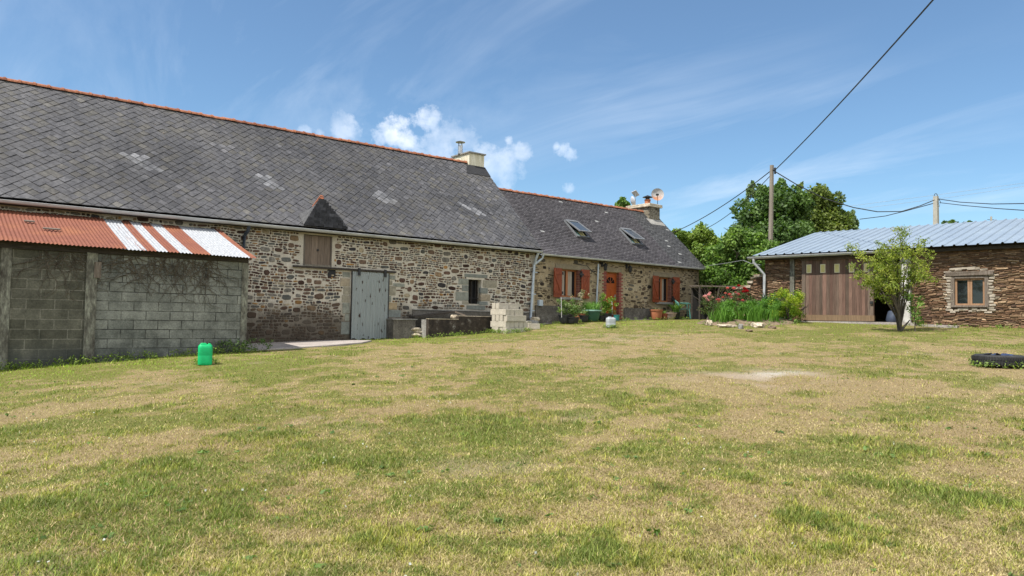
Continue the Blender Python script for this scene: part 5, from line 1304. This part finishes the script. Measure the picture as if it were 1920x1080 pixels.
tree('tall dark green broadleaf tree behind the wooden pole, spires against the sky',43,[(1462,352,15),(1463,338,6),(1445,385,40),(1420,415,42),(1428,365,18),(1424,350,7),(1475,375,30),(1482,420,55),(1440,455,55),(1500,380,22),(1400,470,45),(1500,470,50),(1460,500,55)],DKG,42000,.23,(.25,))
tree('rounded olive green tree rising behind the left end of the metal roof',46,[(1525,375,28),(1545,400,34),(1510,400,38),(1535,355,10),(1552,362,7),(1560,420,30),(1520,440,50),(1575,430,24),(1550,460,45),(1500,350,8)],OLV,34000,.20,(.22,))
tree('small grey green weeping tree above the metal roof, right of the olive tree',49,[(1590,415,14),(1598,402,9),(1606,416,8),(1580,432,16),(1600,432,9),(1575,415,9)],GRY,5200,.18,(.12,),droop=1.1,shell=.2,up=.1)
tree('pale feathery birch top left of the wooden pole',52,[(1408,350,9),(1412,343,5),(1404,362,10),(1400,378,9),(1397,398,9),(1415,365,8)],GRY,2600,.17,(.10,),shell=.1,droop=.9)
tree('leafy mid green hazel in front of the dark tree, beside the outbuilding gutter',33.2,[(1415,512,26),(1368,530,24),(1388,532,22),(1330,545,20),(1360,550,26),(1395,555,26),(1425,550,22),(1370,455,26),(1345,480,28),(1395,470,36),(1420,485,32),(1385,500,40),(1350,515,32),(1400,530,34),(1330,520,22),(1440,470,24),(1375,440,14),(1425,450,18)],MDG,30000,.17,(.14,),name='hazel_tree')
tree('bright yellow green bush standing right of the house gable',34,[(1318,520,14),(1325,490,18),(1310,470,14),(1340,505,20),(1316,540,14),(1326,555,18),(1345,530,18)],LTG,13000,.13,(.08,),name='bush')
tree('light green tree beyond the house gable, thin twigs on top',48,[(1325,485,24),(1345,495,24),(1300,505,26),(1330,520,24),(1290,450,20),(1310,440,22),(1275,440,12),(1330,455,20),(1312,426,8),(1300,475,30),(1340,470,22),(1265,435,8)],LTG,26000,.17,(.14,),shell=.3)
tree('treetop showing behind the house ridge left of the chimney',46,[(1166,381,10),(1160,386,9),(1173,383,9),(1168,374,6),(1165,398,14),(1178,392,8)],MDG,2600,.22,(.12,),shell=.25)
tree('far treetop peeping over the metal roof right of the concrete pole',90,[(1772,418,5),(1788,416,5),(1780,420,6),(1768,421,4),(1792,420,4)],DKG,700,.4,(.15,))
tree('very distant small treetop over the metal roof near the thin pole',120,[(1816,417,3),(1822,419,3),(1806,419,2)],DKG,260,.5,(.12,))

# young shrub tree in front of the doorway
P_=G(1688,621); t=thing('young_shrub_tree','multi stemmed young tree with yellow green leaves before the open doorway','tree',P_)
mb=MB(); tips=[]
def twig(pts,r0,n=5): mb.tube(pts,[r0*(1-.75*i/(len(pts)-1)) for i in range(len(pts))],n)
SC_=23.5/FPX
dd0=P_.dot(FW)
goals=[(1610,475),(1625,485),(1600,500),(1640,520),(1655,470),(1672,450),(1690,448),(1705,470),(1720,475),(1742,482),(1735,505),(1715,520),(1668,500),(1685,500),(1645,455),(1700,540),(1625,530),(1692,440),(1660,535),(1725,490),(1610,520),(1680,470),(1650,500)]
random.shuffle(goals)
for k,(gx,gy) in enumerate(goals):
    g=at(gx,gy,dd0+random.uniform(-.9,.9)); s=P_+Vector((random.uniform(-.05,.05),random.uniform(-.05,.05),0)); 
    mid=s.lerp(g,.45)+Vector((0,0,.30)); mid=mid.lerp(P_+Vector((0,0,mid.z-P_.z)),.62)
    pts=[s]+[ (s*(1-u)**2+mid*2*u*(1-u)+g*u*u)+Vector((random.gauss(0,.02),random.gauss(0,.02),0)) for u in (.2,.4,.6,.8,1)]
    twig(pts,.036 if k<7 else .018,6); tips+=[pts[-1],pts[-2],pts[-2].lerp(pts[-1],.5)]
    for j in range(4):
        q=pts[random.randint(3,5)]; e=q+Vector((random.uniform(-.35,.35),random.uniform(-.35,.35),random.uniform(-.05,.3))); twig([q,q.lerp(e,.5)+Vector((0,0,.04)),e],.012,4); tips.append(e)
g=at(1706,600,dd0); twig([P_,P_.lerp(g,.5),g],.05,6)
mb.build('stem',M_BARK,t,smooth=True)
V,C=foliage([tuple(p) for p in tips],[random.uniform(.10,.26) for _ in tips],9000,.075,[(.10,.15,.02),(.17,.225,.032),(.25,.29,.045),(.34,.35,.07)],.5,.7,0,.1,.45); np_mesh('foliage',V,4,M_LEAF,C,t)
P_=G(1716,622); t=thing('leafy_sapling','small dark leaved sapling right of the young tree','sapling',P_); mb=MB(); mb.tube([P_,P_+Vector((.02,.02,.5)),P_+Vector((0,0,1.0))],[.02,.015,.006],5); mb.build('stem',M_BARK,t)
V,C=foliage([tuple(P_+Vector((random.uniform(-.2,.2),random.uniform(-.2,.2),random.uniform(.3,1.1)))) for _ in range(12)],[.16]*12,420,.085,MDG,.3,1,.2,.1,.5); np_mesh('foliage',V,4,M_LEAF,C,t)

# ------------------------------------------------------------------ flower bed
bedL,bedR=G(1332,611),G(1500,606); cB=(bedL+bedR)/2+Vector((FW.x,FW.y,0))*1.0
W_=(bedR-bedL).length/2+.1; D_=1.75; ax=Vector((RT.x,RT.y,0)); ay=Vector((FW.x,FW.y,0))
def bed(u,v): p=cB+ax*u*W_+ay*v*D_; return Vector((p.x,p.y,gz(p.x,p.y)+.17*max(0,1-(u*u+v*v))**.5))
mb=MB(); vs=[];fs=[]; n=36; rg=8
for i in range(rg+1):
    for k in range(n):
        a=2*math.pi*k/n; r_=i/rg*(1+.05*math.sin(5*a)); p=bed(r_*math.cos(a),r_*math.sin(a)); vs.append((p.x,p.y,p.z-(.05 if i==rg else 0)+random.uniform(-.015,.02)))
fs=[(i*n+k,i*n+(k+1)%n,(i+1)*n+(k+1)%n,(i+1)*n+k) for i in range(rg) for k in range(n)]; mb.add(vs,fs); o=mb.build('flower_bed_soil',M_SOIL,smooth=True); o['kind']='structure'
for k,(px,py,rx,rz,mat,lab) in enumerate(((1421,612,.34,.12,M_ROCK,'largest pale cream rock edging the flower bed'),(1389,615,.12,.12,M_CONC,'small upright grey stone at the front of the flower bed'),(1362,611,.50,.06,M_ROCK,'long flat stone edging the left of the flower bed'),(1330,608,.18,.14,M_ROCK,'brownish rock at the left tip of the flower bed'),(1405,619,.16,.04,M_SOIL,'low brown clod between the two front bed stones'),(1448,614,.18,.07,M_SOIL,'dark earthy stone under the yellow green shrub'))):
    P_=G(px,py+2); o=rock((0,0,rz*.5),rx,rx*.6,rz,seed=40+k,rough=.25).build('edging_stone',mat); o.location=P_; o.rotation_euler=(0,0,ROTB+1.57+.8); tag(o,lab,'stone','stones edging the flower bed')
# tall green lily stems
def uv(u,v): return tuple(bed(u,v))
t=thing('lily_clump','dense clump of tall upright green lily stems across the flower bed','plant',uv(-.05,-.3))
Vs=[];Cs=[]
for k in range(26):
    u=-.72+1.22*k/25+random.uniform(-.04,.04); v=random.uniform(-.75,.1); b=uv(u,v)
    V,C=blade_clump(30,.18,random.uniform(.48,.80),.028,.40,(.06,.15,.016),(.16,.32,.045),b); Vs.append(V);Cs.append(C)
np_mesh('stems',np.concatenate(Vs),4,M_LEAF,np.concatenate(Cs),t)
V,C=foliage([tuple(Vector(uv(random.uniform(-.6,.5),random.uniform(-.75,.1)))+Vector((0,0,random.uniform(.2,.62)))) for _ in range(40)],[.15]*40,3400,.10,[(.05,.13,.016),(.09,.20,.028),(.16,.30,.05)],.2,1,0,.1,.35); np_mesh('leaf_whorls',V,4,M_LEAF,C,t)
# yellow-green shrub
t=thing('golden_shrub','rounded yellow green shrub at the right end of the flower bed','shrub',uv(.72,-.35)); b=Vector(uv(.70,-.4))
mb=MB()
for k in range(12): mb.tube([b,b+Vector((random.uniform(-.15,.15),random.uniform(-.15,.15),.35)),b+Vector((random.uniform(-.4,.4),random.uniform(-.4,.4),.8))],[.018,.012,.005],5)
mb.build('stem',M_BARK,t)
cs=[];
for k in range(46):
    a=random.uniform(0,6.28); q=math.sqrt(random.random())*.60; z=random.uniform(.15,1.05); q*=math.sqrt(max(0.1,1-((z-.5)/.68)**2)); cs.append(tuple(b+Vector((q*math.cos(a)*1.1,q*math.sin(a),z))))
V,C=foliage(cs,[.17]*46,6000,.062,[(.07,.15,.012),(.15,.25,.018),(.28,.36,.025),(.42,.46,.05)],.6,1,0,.3,.5); np_mesh('foliage',V,4,M_LEAF,C,t)
# broad glossy leaves at the back
t=thing('broad_leaf_plant','broad bluish green leaves behind the golden shrub and lilies','plant',uv(.45,.3)); Vs=[];Cs=[]
for k in range(16):
    V,C=blade_clump(9,.15,random.uniform(.75,1.12),.13,.7,(.03,.095,.03),(.10,.19,.075),uv(random.uniform(.05,.98),random.uniform(.05,.5)),segs=4); Vs.append(V);Cs.append(C)
np_mesh('leaves',np.concatenate(Vs),4,M_LEAF,np.concatenate(Cs),t)
# roses
def rosebush(label,u,v,spots,mat,h,nl,cat='rose bush'):
    b=Vector(uv(u,v)); t=thing('rose_bush',label,cat,b,0,'roses in the flower bed'); mb=MB(); D=b.dot(FW); tips=[]
    for (px,py,r) in spots:
        g=at(px,py,D+random.uniform(-.25,.25)); s=b+Vector((random.uniform(-.15,.15),random.uniform(-.15,.15),0)); m_=s.lerp(g,.55)+Vector((0,0,.15)); mb.tube([s,m_,g],[.010,.008,.005],5); tips.append((g,r))
        for j in range(3): e=m_.lerp(g,random.random())+Vector((random.uniform(-.2,.2),random.uniform(-.2,.2),random.uniform(-.1,.12))); mb.tube([m_,e],[.006,.003],4); tips.append((e,0))
    mb.build('canes',M_BARK,t)
    cs=[tuple(g+Vector((random.uniform(-.1,.1),random.uniform(-.1,.1),-random.uniform(.05,.3)))) for g,r in tips for _ in range(2)]
    V,C=foliage(cs,[.13]*len(cs),nl,.055,[(.03,.055,.015),(.06,.10,.025),(.10,.15,.04),(.13,.09,.045)],.3,1,0,.1,.6); np_mesh('foliage',V,4,M_LEAF,C,t)
    for g,r in tips:
        if r:
            mb=MB(); R_=r*1.12*D/FPX
            for ring,(q,z,nn) in enumerate(((.95,-.15,7),(.72,.15,6),(.45,.35,5),(.2,.45,3))):
                for k in range(nn):
                    a=2*math.pi*k/nn+ring*.5; ca,sa=math.cos(a),math.sin(a); w=.55*R_
                    i0=g+Vector((ca*q*R_*.35,sa*q*R_*.35,z*R_-.3*R_)); o1=g+Vector((ca*q*R_-sa*w,sa*q*R_+ca*w,z*R_+.15*R_)); o2=g+Vector((ca*q*R_+sa*w,sa*q*R_-ca*w,z*R_+.15*R_)); e=g+Vector((ca*q*R_*1.15,sa*q*R_*1.15,z*R_+.35*R_))
                    mb.add([i0,o2,e,o1],[(0,1,2,3)])
            mb.build('flower',mat,t)
rosebush('rose bush with pale pink blooms at the left end of the flower bed',-.78,-.1,[(1322,556,4),(1329,553,3.5),(1331,549.5,3),(1327,564,3.5),(1332.5,562.5,2.6),(1332,577,3),(1325,560,2.6),(1336,558,2.6)],m_plain('pale_pink_petal',(.80,.44,.42),.6,var=.25),.9,900)
rosebush('rose bush with coral pink blooms in the middle of the flower bed',-.35,.15,[(1347,563,4.5),(1348.5,568,3.5),(1368,552.5,3.5),(1371,557.5,3.2),(1364,540.5,3),(1376,541,3.5),(1384.5,552,3.2),(1384.5,562,3.6),(1392.5,563.5,3),(1356,558,3),(1360,550,2.6),(1379,549,3),(1376,566,2.8)],M_PINK,1.1,1500)
rosebush('rose bush with deep red blooms standing highest in the flower bed',-.05,.3,[(1396,541.5,4),(1400,546.5,4),(1394,547,3.2),(1385,536,3),(1404,553,2.6)],M_RED,1.3,900)
# dark tangle of twigs behind the roses
t=thing('twiggy_shrub','sparse brown twigged shrub between the roses and the dark shelter','shrub',uv(-.55,.6)); b=Vector(uv(-.5,.6)); mb=MB()
for k in range(40):
    e=b+Vector((random.uniform(-.9,.9),random.uniform(-.5,.5),random.uniform(.7,1.45))); mb.tube([b+Vector((random.uniform(-.3,.3),random.uniform(-.2,.2),0)),b.lerp(e,.6)+Vector((0,0,.15)),e],[.012,.008,.003],4)
mb.build('twigs',M_BARK,t); V,C=foliage([tuple(b+Vector((random.uniform(-.8,.8),random.uniform(-.4,.4),random.uniform(.4,1.3)))) for _ in range(24)],[.16]*24,600,.05,[(.05,.05,.02),(.10,.09,.035),(.15,.12,.05)],.2,1,0,.1,.6); np_mesh('foliage',V,4,M_LEAF,C,t)

# ------------------------------------------------------------------ pots along the house
def pot(px,py,Y,r,h,mat,label,plant=None,name='plant_pot',rim=None,bowl=False,cat='plant pot'):
    p=onY(px,py,Y); zg=gz(p.x,p.y)+.03; P_=Vector((p.x,Y,zg)); t=thing(name,label,cat,P_,0,'pots along the house wall')
    k=.62 if bowl else .74
    mb=MB(); mb.lathe([(r*k,0),(r*(k+.12),h*.3),(r*.95,h*.84),(r*.95,h*.86),(r*1.04,h*.87),(r*1.06,h),(r*.94,h),(r*.90,h*.9)],P_,26); mb.build('pot',mat,t,smooth=True)
    mb=MB(); mb.lathe([(r*.92,h*.91),(0,h*.93)],P_,20); mb.build('soil',M_SOIL,t)
    if rim: mb=MB(); mb.lathe([(r*1.0,h*.88),(r*1.09,h*.9),(r*1.09,h*1.01),(r*.96,h*1.012),(r*.95,h*.95)],P_,26); mb.build('rim',rim,t,smooth=True)
    if plant:
        V,C=plant(Vector((0,0,h*.9))+P_); np_mesh('foliage',V,4,M_LEAF,C,t)
    return t,P_
def bush(rx,h,n,size,pal,nb=14):
    return lambda b: foliage([tuple(b+Vector((random.gauss(0,rx*.5),random.gauss(0,rx*.4),random.uniform(.05,h)))) for _ in range(nb)],[.13]*nb,n,size,pal,.4,1,0,.1,.55)
PG=[(.05,.095,.02),(.10,.17,.04),(.17,.25,.08),(.30,.36,.17)]
t,P_=pot(1059,597,19.75,.24,.30,M_BLACKPL,'black pot with pale leaved plant at the left of the pot row',bush(.32,.55,700,.075,PG))
mb=MB(); mb.tube([P_+Vector((-.25,-.1,.2)),P_+Vector((-.29,-.1,.95))],.009,6); mb.build('cane',M_SHEET,t)
pot(1075,601,19.45,.22,.22,M_BLACKPL,'low black pot with trailing greenery in front of the row',bush(.30,.40,600,.07,PG))
pot(1087,596,19.95,.20,.30,M_TERRA,'terracotta pot with tall pale flowering stems below the left window',bush(.30,.85,420,.06,[(.07,.11,.03),(.16,.20,.08),(.42,.36,.27),(.55,.42,.34)],20))
pot(1094,599,19.8,.20,.24,M_BLACKPL,'small black pot with silvery leaves left of the green tub',bush(.16,.16,220,.07,PG))
def grassy(b): return blade_clump(420,.33,.42,.018,.7,(.08,.19,.03),(.22,.38,.09),tuple(b))
pot(1108,600,19.95,.37,.42,M_TUB,'large dark green tub with pale rim full of bright herbs',grassy,'planter_tub',M_TUBRIM,cat='planter tub')
pot(1127,600,19.85,.13,.20,M_BLACKPL,'tiny dark pot between the green tub and the leafy shrub pot',bush(.08,.12,60,.05,PG,5))
t,P_=pot(1136,598,19.95,.24,.28,M_BLACKPL,'black pot with a bushy bright green shrub beside the orange door',bush(.32,.72,1100,.07,[(.05,.12,.015),(.10,.20,.025),(.18,.29,.045),(.30,.36,.06)],22))
t,P_=pot(1148,596,19.98,.13,.22,m_plain('red_plastic',(.30,.05,.025),.45),'small red pot with a white stake before the orange door',bush(.14,.16,160,.05,PG,7))
mb=MB(); mb.tube([P_+Vector((0,0,.15)),P_+Vector((-.03,0,.75))],.022,8); mb.build('stake',M_SHEET,t)
pot(1156,604,19.75,.12,.22,M_TEAL,'little teal pot partly behind the pale jerrycan',None)
pot(1230.5,601,20.0,.27,.40,M_TERRA,'largest terracotta pot, wide rimmed, left of the chair',lambda b: blade_clump(26,.2,.16,.02,.8,(.10,.14,.03),(.3,.26,.14),tuple(b)))
pot(1245,601,19.95,.15,.24,m_plain('dark_terracotta',(.26,.07,.035),.7),'small dark terracotta pot with a sprout next to the largest pot',lambda b: blade_clump(22,.1,.2,.03,.7,(.10,.18,.03),(.2,.3,.06),tuple(b)))
pot(1258,600,20.0,.24,.26,m_noise('faded_pot',[(.3,(.30,.20,.15)),(.7,(.45,.36,.31))],6,rough=.9),'faded pinkish bowl pot with a broken rim beside the chair',lambda b: blade_clump(14,.15,.12,.02,.8,(.2,.2,.08),(.35,.28,.15),tuple(b)),bowl=True)
pot(1267,600,19.95,.19,.28,M_BLACKPL,'black pot with long green leaves half hiding the garden chair',lambda b: blade_clump(80,.14,.5,.055,1.0,(.05,.11,.02),(.14,.24,.045),tuple(b)))
# garden chair
p=onY(1283,598,19.85); P_=Vector((p.x,19.92,gz(p.x,19.9)+.035)); M=Matrix.Translation(P_)@Matrix.Rotation(R(50),4,'Z')
t=thing('garden_chair','sea green moulded plastic garden chair against the house corner','chair',P_,R(50))
mb=MB(); mb.prism([(-.24,-.22,.40),(.24,-.22,.40),(.22,.22,.38),(-.22,.22,.38)],(0,0,.03)); mb.xf(M).build('seat',M_CHAIR,t,bev=.01)
mb=MB(); n=11; vs=[]
for i in range(n+1):
    a=math.pi*(i/n); x=-.27*math.cos(a); y=.16+.12*math.sin(a)
    for (z,o_) in ((.42,0),(.66,.05),(.80-.0*abs(math.cos(a)),.09)): vs.append((x,y+o_,z-.10*abs(math.cos(a))**3*(z>.5)))
fs=[]
for i in range(n):
    for r_ in range(2): fs.append((i*3+r_,(i+1)*3+r_,(i+1)*3+r_+1,i*3+r_+1))
mb.add(vs,fs); bo=mb.xf(M).build('backrest',M_CHAIR,t,smooth=True); sm=bo.modifiers.new('thick','SOLIDIFY'); sm.thickness=.012
for s in (-1,1):
    mb=MB(); mb.tube([(s*.27,-.24,.41),(s*.285,-.24,.60),(s*.29,-.18,.645),(s*.285,.05,.65),(s*.27,.18,.66)],[.022,.025,.03,.028,.022],8); mb.xf(M).build('armrest',M_CHAIR,t,smooth=True)
    for y,dy in ((-.22,-.05),(.20,.07)):
        mb=MB(); mb.prism([(s*.20,y-.02,.40),(s*.26,y-.02,.40),(s*.26,y+.03,.40),(s*.20,y+.03,.40)],(s*.02,dy,-.40)); mb.xf(M).build('leg',M_CHAIR,t,bev=.006)

# ------------------------------------------------------------------ poles and cables
Pp=at(1444,500,35); zt=at(1447,310,35).z; zg=gz(Pp.x,Pp.y); t=thing('wooden_utility_pole','weathered wooden utility pole standing in front of the dark tree','utility pole',(Pp.x,Pp.y,zg))
top=at(1447.2,310,35); base=Vector((Pp.x-.06,Pp.y,zg-.3)); mb=MB(); mb.tube([base,base.lerp(top,.5),top],[.125,.11,.092],14); mb.build('pole',M_POLEW,t,smooth=True)
J=at(1453,319,34.9); mb=MB(); mb.box((J.x-.16,J.y-.02,J.z-.05),(J.x+.03,J.y+.03,J.z+.0)); mb.tube([J+Vector((0,0,.12)),J+Vector((.02,0,-.18))],.045,8); mb.build('insulator_bracket',M_IRON,t)
Cp=at(1755,400,38); zt2=at(1755.5,368,38).z; zg2=gz(Cp.x,Cp.y); t=thing('concrete_utility_pole','pale concrete utility pole rising behind the metal roof','utility pole',(Cp.x,Cp.y,zg2))
mb=MB(); 
def taper(mb,x,y,z0,z1,a,b_):
    vs=[(x+sx*w,y+sy*w,z) for z,w in ((z0,a),(z1,b_)) for sx,sy in ((-1,-1),(1,-1),(1,1),(-1,1))]; mb.add(vs,[(3,2,1,0),(4,5,6,7),(0,1,5,4),(1,2,6,5),(2,3,7,6),(3,0,4,7)])
taper(mb,Cp.x,Cp.y,zg2-.3,zt2,.14,.10); mb.build('pole',M_POLEC,t)
mb=MB(); K=Vector((Cp.x,Cp.y,zt2)); mb.tube([K+RT*(.08*math.cos(a))+Vector((0,0,.02+.12*math.sin(a))) for a in [math.pi*i/8 for i in range(9)]],.015,6); mb.tube([K+RT*.14+Vector((0,0,-.1)),K+RT*.24+Vector((0,0,-.3)),K+RT*.16+Vector((0,0,-.55))],.014,6); mb.build('top_fitting',M_IRON,t)
Dp=at(1858.5,412,85); t=thing('distant_pole','tiny distant pole with a crossbar above the metal roof','utility pole',(Dp.x,Dp.y,gz(Dp.x,Dp.y)))
mb=MB(); zt3=at(1858.5,406,85).z; mb.tube([(Dp.x,Dp.y,gz(Dp.x,Dp.y)),(Dp.x,Dp.y,zt3)],.11,8); mb.build('pole',M_POLEC,t); mb=MB(); e=RT*.45; q=Vector((Dp.x,Dp.y,at(1858,412,85).z)); mb.tube([q-e,q+e],.03,6); mb.build('crossarm',M_IRON,t)
def cable(pts,r,label,mat=M_CABLE,sag=0,n=24,group='overhead cables'):
    pts=[Vector(p) for p in pts]
    if len(pts)==2:
        a,b_=pts; pts=[a.lerp(b_,i/n)-Vector((0,0,4*sag*(i/n)*(1-i/n))) for i in range(n+1)]
    mb=MB(); c=pts[0].copy(); mb.tube([p-c for p in pts],r,6); o=mb.build('overhead_cable',mat); o.location=c; tag(o,label,'cable',group)
cable([J,at(1780,-35,16)],.022,'thick black cable running from the wooden pole up over the yard',sag=.12)
cable([at(1443,322,35),at(1262,436,46)],.022,'upper black cable from the wooden pole down behind the house',sag=.25)
cable([at(1443,331,35),at(1325,428,46)],.018,'lower black cable from the wooden pole toward the light green tree',sag=.25)
cable([at(1454,322,34.9)]+[at(x,y,35+i*.3) for i,(x,y) in enumerate(((1492,345),(1545,372),(1600,389),(1645,397),(1690,396.5),(1725,386),(1752,375)))],.024,'sagging black cable between the wooden and the concrete pole')
cable([at(1612,411,44),at(1660,405,41),at(1700,395,39.5),at(1751,381,38)],.022,'black cable passing below the sagging one into the olive tree')
cable([at(1759,373,38),at(1800,379,35),at(1860,382.5,31),at(1960,381,24)],.020,'upper black cable leaving the concrete pole to the right')
cable([at(1762,380,38),at(1810,385.5,34),at(1870,391,30),at(1960,397,24)],.018,'lower black cable leaving the concrete pole to the right')
M_CABLEF=m_plain('thin_pale_wire',(.30,.33,.38),.6)
cable([at(1580,388,110),at(1760,365,110),at(1950,339,110)],.022,'thin faint far wire crossing the sky above the concrete pole',M_CABLEF)
cable([at(1600,393,110),at(1780,370,110),at(1950,345,110)],.022,'thin faint far wire just under the other faint wire',M_CABLEF)
cable([at(1312,502,33.8),at(1330,498,32.8),at(1365,493,31),at(1393,488,29.6),at(1408,494,29),at(1428,497,28.3)],.013,'grey cable looping from the house eave to the outbuilding gutter',M_CABLEW)

# ------------------------------------------------------------------ weeds along the wall foot
def weeds():
    Vs=[];Cs=[]
    def put(x,y,n,h,pal):
        z=gz(x,y); V,C=foliage([(x+random.uniform(-.1,.1),y+random.uniform(-.06,.06),z+random.uniform(.03,h)) for _ in range(4)],[.07]*4,n,.05,pal,.7,1,0,.1,.55); Vs.append(V); Cs.append(C)
    for k in range(95):
        x=random.uniform(.5,6.3); put(x,17.72-random.random()**2*.35,16,.10+.10*random.random(),LTG)
    for k in range(22): put(random.uniform(5.3,6.7),17.66+random.uniform(-.2,.3),40,.3,DKG)
    for k in range(45): put(random.uniform(11.8,17.5),TYF-.10-random.random()*.25,18,.12,LTG)
    for k in range(60): put(random.uniform(18,27.4),20.0-random.random()*.4,16,.10,LTG)
    for k in range(50):
        q=LB@Vector((random.uniform(3.6,8.5),-.12-random.random()*.5,0)); put(q.x,q.y,14,.09,LTG)
    for k in range(30):
        a=random.uniform(3.3,6.1); p=bed(1.02*math.cos(a),1.02*math.sin(a)); put(p.x,p.y,16,.14,MDG)
    for (px,py,r0) in ((1873,688,.42),(384,684,.15),(1145,615,.17)):
        q=G(px,py)
        for k in range(26): a=random.uniform(0,6.28); put(q.x+r0*math.cos(a),q.y+r0*math.sin(a),10,.09,LTG)
    for k in range(26): put(bx0-.08+random.random()*1.0,by0-.10+random.uniform(-.06,.05),12,.10,LTG); put(bx0-.08,by0+random.random()*.8,10,.10,LTG)
    for k in range(260):
        r=3.2*(24/3.2)**random.random(); th=BA+random.uniform(-.72,.66); x,y=r*math.cos(th),r*math.sin(th)
        if y>17.4 or x>24.8: continue
        z=gz(x,y); V,C=foliage([(x,y,z+.012)],[.05],random.randint(4,10),random.uniform(.025,.055),[(.08,.14,.035),(.15,.23,.06)],1.6,.25,0,.3,.6); Vs.append(V); Cs.append(C)
    P=[]
    for k in range(75):
        r=3.2*(20/3.2)**random.random(); th=BA+random.uniform(-.7,.64); x,y=r*math.cos(th),r*math.sin(th)
        if y<17.4 and x<24.8:
            for q in range(random.randint(1,3)): xx,yy=x+random.uniform(-.3,.3),y+random.uniform(-.3,.3); P+= [(xx,yy,gz(xx,yy)+random.uniform(.03,.05))]*3
    P=np.array(P); Vs.append(leaf_quads(P,.016,.5,None,1.0)); Cs.append(np.full((len(P),3),.62))
    o=np_mesh('weeds',np.concatenate(Vs),4,M_LEAF,np.concatenate(Cs)); o['kind']='stuff'; o['label']='low weeds along the foot of the walls'; o['category']='weeds'
weeds()
